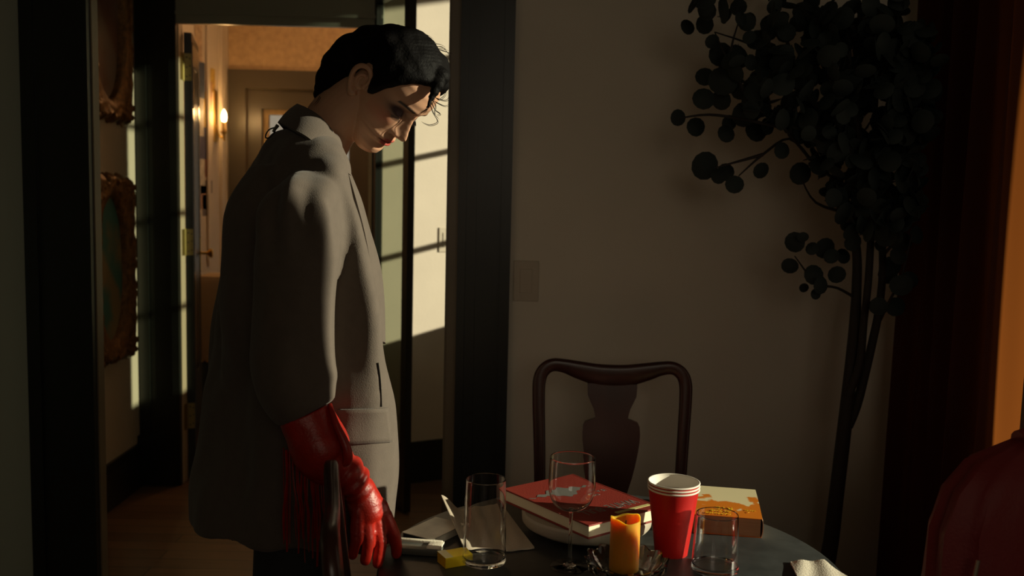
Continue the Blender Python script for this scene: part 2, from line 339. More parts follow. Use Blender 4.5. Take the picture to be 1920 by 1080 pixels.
def ornate(cy, cz, hw, hh, ow, oh, pm, label):
    root = thing('picture_frame', label, 'picture', (-1.72, cy, cz), 0, None)
    nu, nr = 160, 16; rings = []
    for j in range(nr+1):
        t = j/nr; ring = []
        for i in range(nu):
            a = 2*math.pi*i/nu; ca, sa = math.cos(a), math.sin(a)
            k = 1/max(abs(ca)/1, abs(sa)/1); k = k*.82+.18*1.0
            lob = 1 + .025*math.sin(a*12) + .02*math.sin(a*28+1) + (.05 if abs(math.sin(2*a)) > .85 else 0)
            oy, oz = ca*k*hw*lob, sa*k*hh*lob
            iy, iz = ca*ow, sa*oh
            y = iy+(oy-iy)*t; z = iz+(oz-iz)*t
            d = .012+.028*math.sin(math.pi*min(t*1.0, 1))**.6 + .014*max(0, noise.noise(Vector((y*28, z*28, 3))))*(t > .25) + .012*math.exp(-((t-.78)/.1)**2)
            if j in (0, nr): d = .003
            ring.append(Vector((d, y, z)))
        rings.append(ring)
    back = [[Vector((.0, q.y, q.z)) for q in rings[-1]]]
    MB().loft(rings+back, caps=False).build('ornate_moulding', M_gilt, root, angle=70)
    for sy in (-1, 1):
        for sz in (-1, 1):
            sb = MB()
            for k in range(9):
                a = k*.8; rr = .012+.006*k
                sb.ball((.035, sy*(hw-.05)+rr*math.cos(a)*.8, sz*(hh-.06)+rr*math.sin(a)), .012, (1, 1, 1.2), 6)
            sb.build('corner_scroll', M_gilt, root)
    MB().add([Vector((.006, 0, 0))]+[Vector((.006, math.cos(2*math.pi*i/64)*ow*1.03, math.sin(2*math.pi*i/64)*oh*1.03)) for i in range(64)], [(0, 1+i, 1+(i+1) % 64) for i in range(64)]).build('painting', pm, root, smooth=False)
pm1 = painting_mat('portrait_teal', (.05, .20, .20), (.28, .22, .12), 6); pm2 = painting_mat('portrait_rose', (.16, .07, .05), (.22, .16, .14), 5)
ornate(4.07, 1.035, .205, .40, .13, .305, pm1, 'lower ornate gilt frame around an oval teal portrait on the hall wall')
ornate(4.07, 2.06, .205, .40, .13, .305, pm2, 'upper ornate gilt frame around an oval reddish portrait, cut by the top of the picture')
# ================================================================ far room things
fl = P(420, 218, 6.10)
sc1 = thing('wall_sconce', 'brass candle sconce with a glowing flame bulb on the far room wall', 'wall lamp', (-1.9, 6.13, fl.z-.12))
def W(b_, name, m_, parent, **k): return world_child(b_.build(name, m_, **k), parent)
W(MB().box(-1.9, -1.886, 6.10, 6.16, fl.z-.16, fl.z+.16), 'back_plate', M_brass, sc1, bevel=.004)
W(MB().tube([(-1.888, 6.13, fl.z-.05), (-1.87, 6.12, fl.z-.12), (-1.84, 6.11, fl.z-.13), (fl.x, 6.10, fl.z-.11)], .006, 8, res=4).lathe([(.0, -.16), (.006, -.15), (.008, -.12), (.022, -.10), (.028, -.095), (.012, -.09)], c=(fl.x, 6.10, fl.z), seg=20), 'arm', M_brass, sc1)
W(MB().lathe([(.0, -.092), (.014, -.09), (.014, -.035), (0, -.035)], c=(fl.x, 6.10, fl.z), seg=20), 'candle_sleeve', mat('sleeve_ivory', (.5, .35, .15), .5), sc1)
W(MB().lathe([(.0, -.035), (.012, -.03), (.017, -.01), (.015, .012), (.008, .032), (.0, .045)], c=(fl.x, 6.10, fl.z), seg=20), 'bulb', M_bulb, sc1)
def point(name, loc, e_, col, r=.02):
    l = bpy.data.lights.new(name, 'POINT'); l.energy = e_; l.color = col; l.shadow_soft_size = r; o = bpy.data.objects.new(name, l); COL.objects.link(o); o.location = loc; return o
pl = point('sconce_light', (fl.x+.03, 6.09, fl.z+.02), 1.6, (1, .55, .2), .02); world_child(pl, sc1)
# ceiling lamp added out of view to brighten the far room
cl = thing('fill_ceiling_lamp', 'round glass ceiling lamp added out of view to brighten the far room', 'ceiling lamp', (-1.0, 5.4, CEIL))
W(MB().lathe([(0, CEIL-.12), (.10, CEIL-.10), (.14, CEIL-.05), (.14, CEIL)], c=(-1.0, 5.4, 0)), 'fill_lamp_shade', emit('fill_lamp_glow', (1, .58, .26), 1.2), cl)
cl_l = point('fill_lamp_light', (-1.0, 5.4, CEIL-.22), 9, (1, .56, .25), .12); world_child(cl_l, cl)
# collage of cuttings on the far-left wall
cc = [((.45, .33, .22), 0), ((.05, .07, .12), 1), ((.55, .50, .40), 2), ((.50, .32, .06), 3), ((.30, .08, .03), 4), ((.12, .08, .06), 5), ((.06, .05, .10), 6), ((.42, .22, .12), 7)]
spots = [(372, 80, 30, 60, 0), (378, 150, 14, 60, 1), (374, 215, 12, 70, 2), (383, 205, 8, 60, 3), (381, 265, 12, 60, 6), (392, 180, 10, 50, 7), (390, 310, 18, 40, 4), (392, 350, 14, 22, 5), (380, 330, 12, 60, 2), (387, 385, 16, 36, 5), (382, 370, 12, 40, 7), (399, 150, 8, 40, 3)]
names = ['tan', 'navy', 'cream', 'ochre', 'rust', 'dark brown', 'violet', 'copper']
def PX(px, py, X): v = ray(px, py); return CAM + v*(X/v.x)
for i, (px, py, w_, h_, k) in enumerate(spots):
    p = PX(px, py, -1.897); hw = .05+.04*random.random(); hh = h_/280/2
    pl_ = 'left' if i % 2 else 'right'
    o = MB().box(-1.899, -1.895-.0006*i, p.y-hw, p.y+hw, p.z-hh, p.z+hh).build('paper_cutting', mat('cutting_%s' % names[k].replace(' ', '_'), cc[k][0], .6, var=.3, vscale=30), smooth=False)
    where = ['near the ceiling', 'above the lamp height', 'beside the sconce', 'touching the sconce side', 'under the sconce', 'just left of the sconce', 'below the sconce', 'under the rust cutting', 'in the middle of the strip', 'lowest of all', 'just above the lowest cutting', 'above the sconce plate'][i]
    tag(o, '%s paper cutting pinned on the far wall, %s' % (names[k], where), 'paper cutting', 'cuttings pinned beside the sconce')
# beige upholstered chair
ac = thing('armchair', 'beige upholstered chair with a dark blue base in the far room', 'armchair', (-1.45, 5.6, 0))
W(MB().box(-1.79, -1.15, 5.35, 5.55, .40, .90), 'backrest', M_arm, ac, bevel=.05)
W(MB().box(-1.76, -1.18, 5.55, 6.05, .40, .55), 'seat', M_arm, ac, bevel=.04)
W(MB().box(-1.78, -1.16, 5.37, 6.03, .06, .40), 'base', M_blue, ac, bevel=.01)
for sx in (-1.74, -1.2):
    for sy in (5.42, 5.98): W(MB().tube([(sx, sy, 0), (sx, sy, .07)], [.015, .022], 10), 'leg', M_brass, ac)
nb = MB()
for i in range(20): nb.ball((-1.77+.031*i, 5.348, .41), .007, n=5)
W(nb, 'nail_trim', M_brass, ac)
# ================================================================ CURTAIN
def curtain():
    rt = thing('curtain', 'rust red curtain hanging in deep folds at the right edge', 'curtain', (1.08, 2.3, 0))
    nu, nz = 220, 30; rows = []
    for j in range(nz+1):
        z = .02+(2.52-.02)*j/nz; row = []
        for i in range(nu+1):
            t = i/nu; y = 2.66-.705*t; amp = .045*(1-.25*j/nz)
            ph = t*2*math.pi*5.2 + .35*math.sin(z*2+t*9)
            row.append(Vector((1.085-.05*t+amp*math.sin(ph)+.01*math.sin(ph*2.3+z), y+.02*math.cos(ph), z)))
        rows.append(row)
    o = MB().loft(rows, caps=False, closed=False).build('drape', M_curtain, angle=80); world_child(o, rt)
    W(MB().tube([(1.06, 1.3, 2.56), (1.08, 2.72, 2.56)], .014, 12), 'curtain_rod', M_brassd, rt)
    W(MB().tube([(1.08, 2.70, 2.56), (1.08, 2.76, 2.56)], .01, 8), 'rod_bracket', M_brassd, rt); W(MB().tube([(1.06, 1.32, 2.56), (1.26, 1.32, 2.56)], .01, 8), 'rod_bracket', M_brassd, rt)
curtain()
# ================================================================ TABLE
TC = Vector((.185, 1.645, 0)); TR = .41
tb = thing('round_table', 'round dark slate table cluttered with books, glasses and a red cup', 'table', TC)
MB().lathe([(0, .722), (TR-.012, .722), (TR-.002, .728), (TR, .737), (TR-.003, .747), (TR-.010, .75), (0, .75)], seg=96).build('tabletop', M_table, tb)
MB().lathe([(0, .0), (.24, .0), (.235, .018), (.05, .04), (.035, .10), (.033, .40), (.04, .66), (.14, .70), (.15, .722), (0, .722)], seg=40).build('pedestal', M_wood_dark, tb)
# plates
pc = PZ(1105, 965, .775); pc = Vector((.155, 1.812, .75))
def plate(z, r, h, label, g=None):
    o = MB().lathe([(0, 0), (r-.010, 0), (r-.004, .001), (r-.001, .005), (r, h-.005), (r-.001, h-.002), (r-.004, h), (r-.010, h-.001), (0, h-.0015)] if h > .02 else [(0, 0), (r*.62, 0), (r*.66, .002), (r-.003, h-.003), (r, h), (r-.002, h+.003), (r-.008, h+.002), (r*.68, .008), (r*.62, .006), (0, .006)], seg=80).build('plate', M_plate)
    o.location = (pc.x, pc.y, z); tag(o, label, 'plate', g); return o
plate(.7502, .112, .0115, 'beige stoneware plate lying directly on the table under another plate')
plate(.7655, .126, .0235, 'upper stoneware plate carrying the red hardback book')
# red hardback book
def book(name, label, c, rz, L_, W_, T_, mc, mp_, spine, title_fn, hard=.003, over=.003):
    rt = thing(name, label, 'book', c, rz)
    MB().box(-L_/2, L_/2, -W_/2, W_/2, T_-.003, T_).build('front_cover', mc, rt, smooth=False, bevel=.0008)
    MB().box(-L_/2, L_/2, -W_/2, W_/2, 0, .003).build('back_cover', mc, rt, smooth=False, bevel=.0008)
    MB().box(-L_/2+over, L_/2-over, -W_/2+over, W_/2-.004, .003, T_-.003).build('pages', mp_, rt, smooth=False)
    sp = MB(); rr = []
    for i in range(9):
        a = math.pi*(i/8-.5); rr.append((W_/2-.003+.005*math.cos(a), T_/2+math.sin(a)*T_/2))
    sp.loft([[Vector((x, y, z)) for y, z in rr]+[Vector((x, y-.002, z)) for y, z in rr[::-1]] for x in (-L_/2, L_/2)])
    sp.build('spine', mc, rt)
    title_fn(rt, L_, W_, T_)
    return rt
def place(o, parent, loc, rz=0, sx=1, sy=1):
    o.parent = parent; o.location = loc; o.rotation_euler = (0, 0, rz); o.scale = (sx, sy, 1)
def red_title(rt, L_, W_, T_):
    # L axis +x runs towards the near corner; lettering baseline runs along y
    for txt, x, y, s, sx, sy in (('WHITE', .073, .038, .028, .85, 1.25), ('BULL', .073, -.036, .028, .85, 1.25), ('IS A', -.01, .062, .014, 1, 1), ('THE', .005, .035, .010, 1, 1)):
        o = text_mesh(txt, s, .0002, M_grey); place(o, rt, (x, y, T_+.0002), -math.pi/2, sx, sy)
    o = MB().box(.101, .110, -.005, .082, 0, .0006).build('printed_bar', M_paleprint, rt, smooth=False); o.location = (0, 0, T_)
    # spread-winged emblem
    n = 40; top = []; bot = []
    for i in range(n+1):
        t = i/n*2-1
        top.append((t*.085, .012*math.exp(-(t*3.2)**2)+.010*math.cos(t*math.pi*.5)+.004*math.sin(t*17)))
        bot.append((t*.085, -.026*math.exp(-(t*2.6)**2)-.001+.003*math.sin(t*23)))
    poly = top+bot[::-1]
    v = [Vector((-.045-q[1]*1.2, -.008+q[0]*.95, .0005)) for q in top]+[Vector((-.045-q[1]*1.2, -.008+q[0]*.95, .0005)) for q in bot]
    o = MB().add(v, [(i, i+1, n+1+i+1, n+1+i) for i in range(n)]).build('winged_emblem', M_grey, rt, smooth=False); o.location = (0, 0, T_)
book('hardback_book', 'red cloth hardback with a grey winged emblem lying on the plates', (.142, 1.812, .7885), math.radians(-52.5), .255, .185, .026, M_redbook, M_cream, 'right', red_title)
# orange paperback, cream-to-orange cover
M_oc = bpy.data.materials.new('orange_cream_cover'); M_oc.use_nodes = True; nt = M_oc.node_tree; b = nt.nodes['Principled BSDF']
tc = nt.nodes.new('ShaderNodeTexCoord'); sp_ = nt.nodes.new('ShaderNodeSeparateXYZ'); nt.links.new(tc.outputs['Object'], sp_.inputs[0])
nz_ = nt.nodes.new('ShaderNodeTexNoise'); nz_.inputs['Scale'].default_value = 22; nz_.inputs['Detail'].default_value = 3; nt.links.new(tc.outputs['Object'], nz_.inputs['Vector'])
ma = nt.nodes.new('ShaderNodeMath'); ma.operation = 'MULTIPLY_ADD'; ma.inputs[1].default_value = .24; nt.links.new(nz_.outputs['Fac'], ma.inputs[0]); nt.links.new(sp_.outputs['Y'], ma.inputs[2])
cr = nt.nodes.new('ShaderNodeValToRGB'); cr.color_ramp.interpolation = 'LINEAR'; cr.color_ramp.elements[0].position = .104; cr.color_ramp.elements[1].position = .112
cr.color_ramp.elements[0].color = (.70, .20, .012, 1); cr.color_ramp.elements[1].color = (.80, .70, .42, 1); nt.links.new(ma.outputs[0], cr.inputs[0]); nt.links.new(cr.outputs[0], b.inputs['Base Color']); b.inputs['Roughness'].default_value = .4
ob = thing('paperback_book', 'orange and cream paperback with yellow lettering lying right of the red cup', 'book', (.443, 1.893, .75), math.radians(-10))
bw, bl, bt = .130, .190, .036
def bent(z0, z1, x0, x1, y0, y1, lift, n=14):
    rows = []
    for i in range(n+1):
        t = i/n; y = y0+(y1-y0)*t; dz = lift*(math.sin(t*math.pi)*.6)
        rows.append([Vector((x0, y, z0+dz)), Vector((x1, y, z0+dz)), Vector((x1, y, z1+dz)), Vector((x0, y, z1+dz))])
    return MB().loft(rows)
bent(bt, bt+.0012, -bw/2, bw/2, -bl/2, bl/2, .004).build('front_cover', M_oc, ob, smooth=False)
bent(.001, bt, -bw/2+.001, bw/2-.003, -bl/2+.001, bl/2-.001, .0, 1).build('pages', mat('aged_pages', (.38, .22, .11), .85, var=.12, vscale=60, stretch=(.1, .1, 8)), ob, smooth=False)
bent(0, .0012, -bw/2, bw/2, -bl/2, bl/2, 0, 1).build('back_cover', M_oc, ob, smooth=False)
rows = []
for y in (-bl/2, bl/2):
    r1 = [(bw/2-.001+.004*math.cos(math.pi*(i/8-.5)), .0006+bt/2+math.sin(math.pi*(i/8-.5))*bt/2) for i in range(9)]
    rows.append([Vector((x, y, z)) for x, z in r1]+[Vector((x-.0015, y, z)) for x, z in r1[::-1]])
MB().loft(rows).build('spine', mat('cream_spine', (.80, .55, .35), .5), ob)
for txt, x, y, s in (('RYE', -.005, -.052, .020), ('IN THE', -.012, -.070, .014), ('CATCHER', -.018, -.085, .012), ('NOVEL', .044, -.055, .007), ('A', .040, -.066, .007)):
    o = text_mesh(txt, s, .0002, M_yellow); place(o, ob, (x, y, bt+.0036), math.pi)
# red paper cups nested
cup0 = PZ(1262, 1040, .75); cup0 = Vector((.302, 1.70, .75))
for i in range(3):
    hgt = .122; r0c, r1c = .0290, .0445
    rt = thing('paper_cup', ['outermost red paper cup of the nested stack, standing on the table', 'middle cup of the nested stack, only its white rim and a red line showing', 'innermost white-lined paper cup at the top of the nested stack'][i], 'cup', (cup0.x, cup0.y, .75+.0058*i), 0, 'nested red paper cups')
    t_ = .0006; s_ = .0012*0
    MB().lathe([(0, .003), (r0c-s_, .003), (r0c-s_, 0), (r0c-s_+t_, 0), (r1c-s_+t_, hgt-.003), (r1c-s_+t_, hgt)], seg=64).build('outer_wall', M_cupred, rt)
    MB().lathe([(0, .0045), (r0c-.0004, .0045), (r1c-.0002, hgt)], seg=64).build('inner_lining', M_white, rt)
    pts = [(r1c+.0012+.0018*math.cos(a), hgt+.0004+.0018*math.sin(a)) for a in [2*math.pi*k/10 for k in range(11)]]
    MB().lathe(pts, seg=64).build('rolled_rim', M_white, rt)
M_liq = mat('milky_drink', (.42, .34, .31), .4)
o = MB().lathe([(0, .10), (.0405, .10)], seg=48).build('drink', M_liq); o.location = (cup0.x, cup0.y, .7615); tag(o, 'pinkish grey drink filling the topmost paper cup', 'drink')
# clear tumblers
def dens(prof, k=8):
    out = []
    for (a, b_), (c, d) in zip(prof, prof[1:]):
        n = k if math.hypot(c-a, d-b_) > .008 else 1
        for i in range(n):
            t = i/n; t = .5-.5*math.cos(math.pi*t) if n > 1 else t
            out.append((a+(c-a)*t, b_+(d-b_)*t))
    return out+[prof[-1]]
def tumbler(px, py, zr, rtop, rbot, h, label):
    c = PZ(px, py+3, (.759 if 'napkin' in label else .7502)+h); rt = MB().lathe(dens([(0, 0), (rbot-.002, 0), (rbot, .002), (rtop, h-.001), (rtop-.0006, h), (rtop-.0014, h-.001), (rbot-.002, .012), (rbot-.003, .0095), (rbot-.006, .008), (0, .007)], 14), seg=96).build('tumbler', M_glass, angle=30)
    rt.location = (c.x, c.y, .7590 if 'napkin' in label else .7502); tag(rt, label, 'glass'); return rt
tumbler(911, 894, .88, .0345, .0385, .148, 'tall clear tumbler standing on the folded beige napkin')
tumbler(1345, 960, .85, .0365, .041, .10, 'clear tumbler right of the red cup, in front of the orange paperback')
# wine glass
wc = PZ(1070, 1042, .75)
wg = thing('wine_glass', 'clear stemmed wine glass in front of the red book', 'wine glass', (.112, 1.625, .7502))
k = .92
MB().lathe([(0, 0), (.034, 0), (.0345, .001), (.012, .0035), (.0045, .008), (.0032, .02), (.003, .095), (.0045, .103), (0, .103)], seg=48).build('stem', M_glass, wg)
o1 = [(0, .1005), (.006, .1012), (.022, .106), (.033, .116), (.0392, .131), (.0408, .146), (.0405, .165), (.0392, .196)]
pv, pz = resample([Vector((a, 0, b_)) for a, b_ in o1], [1]*len(o1), 6)
outp = [(max(0, p.x), p.z) for p in pv]; inn = []
for i in range(len(pv)):
    t_ = (pv[min(i+1, len(pv)-1)]-pv[max(i-1, 0)]).normalized(); th = .0009+.003*max(0, 1-pv[i].x/.02)**2
    inn.append((max(0, pv[i].x-t_.z*th), pv[i].z+t_.x*th))
inn[0] = (0, inn[0][1]); inn = [q for k_, q in enumerate(inn) if k_ == 0 or q[0] > 0]
prof = outp+[(.0388, .1964)]+inn[::-1]
MB().lathe(prof, seg=96).build('bowl', M_glass, wg, angle=50)
# amber candle in a cut-glass bowl
cb = Vector((.212, 1.615, .75))
seg = 48; rings = []
for z in [.004, .012, .03, .05, .07]: rings.append([Vector((.0255*math.cos(2*math.pi*i/seg), .0255*math.sin(2*math.pi*i/seg), z)) for i in range(seg)])
def ctop(a): return .094+.003*math.sin(a*2+.6)+.0012*math.sin(a*5)
rings.append([Vector((.0255*math.cos(2*math.pi*i/seg), .0255*math.sin(2*math.pi*i/seg), ctop(2*math.pi*i/seg))) for i in range(seg)])
rings.append([Vector((.022*math.cos(2*math.pi*i/seg), .022*math.sin(2*math.pi*i/seg), ctop(2*math.pi*i/seg)-.001)) for i in range(seg)])
rings.append([Vector((.012*math.cos(2*math.pi*i/seg), .012*math.sin(2*math.pi*i/seg), .078)) for i in range(seg)])
cn = MB().loft(rings).build('pillar_candle', M_candle); cn.location = cb; tag(cn, 'amber pillar candle with a wavy melted rim standing in the cut glass dish', 'candle')
MB().tube([(0, 0, .076), (.001, 0, .09)], .0012, 6).build('wick', M_sash, cn)
gr = []; seg = 96
def cutring(r, z, a_, ph=0): return [Vector(((r*(1+a_*math.cos(12*t+ph)))*math.cos(t), (r*(1+a_*math.cos(12*t+ph)))*math.sin(t), z+a_*.06*math.cos(12*t))) for t in [2*math.pi*i/seg for i in range(seg)]]
bowl = MB().loft([cutring(.035, 0, 0), cutring(.045, .003, .03), cutring(.058, .012, .05), cutring(.066, .024, .05, 3), cutring(.070, .036, .04), cutring(.067, .036, .04), cutring(.060, .022, .0), cutring(.045, .006, 0), cutring(.02, .004, 0)]).build('cut_glass_dish', M_glass, angle=25)
bowl.location = (.205, 1.575, .7502); tag(bowl, 'clear cut glass dish holding the amber candle', 'dish'); cn.location = (.204, 1.60, .7545)
# beige folded napkin with a curled white edge
def sheet(name, pts_fn, nu, nv_, th, m_, label, cat):
    top = [[pts_fn(i/nu, j/nv_) for i in range(nu+1)] for j in range(nv_+1)]
    b_ = MB(); n = nu+1
    v = [q+Vector((0, 0, th)) for r in top for q in r]+[q for r in top for q in r]; N = len(v)//2; f = []
    for j in range(nv_):
        for i in range(nu):
            a = j*n+i; f += [(a, a+1, a+n+1, a+n), (N+a, N+a+n, N+a+n+1, N+a+1)]
    for i in range(nu): f += [(i, N+i, N+i+1, i+1), (nv_*n+i, nv_*n+i+1, N+nv_*n+i+1, N+nv_*n+i)]
    for j in range(nv_): f += [(j*n, (j+1)*n, N+(j+1)*n, N+j*n), (j*n+nu, N+j*n+nu, N+(j+1)*n+nu, (j+1)*n+nu)]
    o = b_.add(v, f).build(name, m_, angle=60); tag(o, label, cat); return o
A = PZ(838, 962, .75); B = PZ(940, 948, .75); C_ = PZ(1002, 1030, .75); D = PZ(872, 1044, .75)
def napf(u, v):
    p = (A*(1-u)+B*u)*(1-v)+(D*(1-u)+C_*u)*v
    z = .7505 + .034*math.exp(-(u/.13)**2)*(1-.75*v) + .004*math.exp(-((u-.45)/.08)**2)*(1-v*.6) + .001*math.sin(u*14+v*3)**2
    p = p.copy(); p.z = z; p.x -= .012*math.exp(-(u/.1)**2)*(1-v); return p
sheet('napkin', napf, 40, 24, .003, M_linen, 'folded beige linen napkin with a curled edge under the tall tumbler', 'napkin')
A2 = PZ(1482, 1056, .75); B2 = PZ(1545, 1058, .75); C2 = PZ(1600, 1090, .75); D2 = PZ(1500, 1100, .75)
def napf2(u, v):
    p = (A2*(1-u)+B2*u)*(1-v)+(D2*(1-u)+C2*u)*v; p = p.copy(); p.z = .7505+.003*math.sin(u*5+v*2)**2+.003*math.exp(-((v)/.2)**2)*u; return p
sheet('napkin', napf2, 20, 16, .003, M_linen2, 'white napkin corner at the right front edge of the table', 'napkin')
# flat white box, grey case with cream rim, yellow box
wbx = thing('matchbox', 'flat white and grey box lying left of the napkin', 'box', (-.137, 1.765, .7502), math.radians(58))
M_fade = mat('printed_white_card', (.62, .57, .47), .35, var=.5, vscale=9)
MB().box(-.050, .050, -.034, .034, .001, .012).build('tray', M_sash, wbx, smooth=False)
MB().box(-.052, .052, -.036, .036, .012, .0135).box(-.052, .052, -.036, -.035, .0, .0135).box(-.052, .052, .035, .036, 0, .0135).build('sleeve', M_fade, wbx, smooth=False)
gc = thing('flat_case', 'grey rounded case with a cream lid edge beside the red gloved fingers', 'case', (-.160, 1.675, .7502), math.radians(-8))
MB().box(-.045, .045, -.018, .018, 0, .013).build('case_body', mat('grey_leather', (.10, .10, .085), .4), gc, bevel=.005)
MB().box(-.043, .043, .012, .022, .0125, .0175).box(.02, .046, -.014, .02, .0125, .0165).build('lid_edge', M_linen2, gc, bevel=.0015)
yb = thing('card_box', 'small yellow cardboard box with clear tape in front of the white box', 'box', (-.090, 1.628, .7502), math.radians(28))
MB().box(-.025, .027, -.018, .018, 0, .019).build('carton', M_yelbox, yb, smooth=False, bevel=.001)
MB().box(-.0255, -.010, -.0182, .0182, .019, .0196).build('tape', mat('pale_tape', (.75, .62, .28), .2), yb, smooth=False)
# ================================================================ CHAIRS
def spx(px, py): # pixel on far chair plane -> local x, z
    p = P(px, py, 2.38); return p.x-CH.x, p.z
CH = Vector((P(1148, 700, 2.38).x, 2.38, 0))
def make_chair(label):
    rt = thing('dining_chair', label, 'chair', (0, 0, 0))
    fr = [(1013, 960, 10), (1012, 885, 11), (1010, 800, 11.5), (1009, 740, 12), (1013, 708, 12.5), (1025, 688, 12.5), (1045, 681, 12.5), (1070, 688, 15), (1100, 700, 20), (1148, 706, 22), (1195, 704, 20), (1225, 694, 15), (1250, 692, 12), (1270, 696, 12.5), (1282, 708, 12.5), (1286, 725, 12.5), (1283, 760, 12), (1278, 820, 11.5), (1273, 890, 11), (1270, 965, 10)]
    pts = []; rd = []
    cxm = CH.x
    L_ = [spx(a, b_) for a, b_, c in fr]
    xs = [.5*(L_[i][0]-L_[-1-i][0]) for i in range(len(L_))]; zs = [.5*(L_[i][1]+L_[-1-i][1]) for i in range(len(L_))]  # symmetric
    rr = [.5*(fr[i][2]+fr[-1-i][2])/756 for i in range(len(fr))]
    pts = [Vector((xs[i], .0-.03*(zs[i]-.46)*-1, zs[i])) for i in range(len(L_))]
    pts = [Vector((xs[0]*.93, .0, .46))]+pts+[Vector((xs[-1]*.93, .0, .46))]; rr = [rr[0]]+rr+[rr[-1]]
    for p in pts: p.y = .06*max(0, p.z-.46)/.52
    P2, R2 = resample(pts, rr, 5); rings = []
    for i, p in enumerate(P2):
        t = (P2[min(i+1, len(P2)-1)]-P2[max(i-1, 0)]).normalized(); n = Vector((0, 1, 0)); a = t.cross(n).normalized()
        ring = []
        for k_ in range(16):
            th = 2*math.pi*k_/16; cx, sy = math.cos(th), math.sin(th)
            e_ = .6; ring.append(p + a*R2[i]*math.copysign(abs(cx)**e_, cx) + n*.011*math.copysign(abs(sy)**e_, sy))
        rings.append(ring)
    MB().loft(rings).build('back_frame', M_wood_dark, rt, angle=60)
    hw = [(727, 47), (742, 46), (755, 40), (765, 35), (776, 32), (783, 31), (786, 40), (790, 50), (797, 53.5), (810, 54.5), (825, 54), (845, 51), (870, 46), (890, 41), (915, 33), (945, 28), (975, 32), (1010, 44), (1035, 50)]
    pr = [(h/756, P(1148, y, 2.38).z) for y, h in hw]; pr = [(pr[0][0], pr[0][1]+.01)]+pr
    pr = [(a, max(z, .475)) for a, z in pr]
    v = []; 
    for sgn in (0, 1):
        pass
    rws = []
    for h, z in pr:
        yy = .06*max(0, z-.46)/.52
        rws.append([Vector((-h, yy-.006, z)), Vector((h, yy-.006, z)), Vector((h, yy+.006, z)), Vector((-h, yy+.006, z))])
    MB().loft(rws).build('splat', M_wood_dark, rt, smooth=False)
    MB().box(-.20, .20, -.02, .02, .40, .47).box(-.225, .225, -.42, -.39, .40, .455).box(-.21, -.185, -.41, -.02, .40, .455).box(.185, .21, -.41, -.02, .40, .455).build('seat_frame', M_wood_dark, rt, bevel=.005)
    MB().box(-.205, .205, -.405, -.022, .435, .48).build('seat', mat('seat_fabric', (.10, .05, .03), .8), rt, bevel=.015)
    for sx in (-1, 1):
        MB().tube([(sx*.205, -.40, .42), (sx*.215, -.415, .36), (sx*.205, -.40, .20), (sx*.20, -.395, .06), (sx*.21, -.41, .012), (sx*.21, -.41, 0)], [.026, .030, .019, .014, .026, .024], 12, res=4).build('leg', M_wood_dark, rt)
        MB().tube([(sx*.185, .0, .44), (sx*.185, .01, .22), (sx*.19, .05, 0)], [.02, .018, .016], 12, res=3).build('leg', M_wood_dark, rt)
    MB().tube([(-.20, -.39, .17), (-.187, .015, .17)], .010, 8).tube([(.20, -.39, .17), (.187, .015, .17)], .010, 8).tube([(-.195, -.2, .17), (.195, -.2, .17)], .010, 8).build('stretcher', M_wood_dark, rt)
    return rt
ch1 = make_chair('dark carved dining chair behind the red book, its vase-shaped splat against the wall')
ch1.location = (CH.x, 2.33, 0); ch1.rotation_euler = (0, 0, math.radians(-1.5))
ch2 = copy_tree(ch1); ch2['label'] = 'dark dining chair seen edge-on at the front, its rounded post before the red glove'
# far chair faces -y; rotate so it faces +x and is edge-on
yb_ = Vector((P(630, 900, 1.30).x+.052, 1.30, 0)); dirv = Vector((yb_.x-.052, yb_.y, 0)).normalized()
ch2.rotation_euler = (0, 0, math.atan2(dirv.y, dirv.x)); ch2.location = (yb_.x, yb_.y, 0)
ch3 = copy_tree(ch1); ch3['label'] = 'dark dining chair at the right edge, hidden under the red jacket'
ch3.location = (.86, 1.47, 0); ch3.rotation_euler = (0, 0, math.radians(180+12))
for c_ in (ch1, ch2, ch3): c_['group'] = 'carved dining chairs around the table'
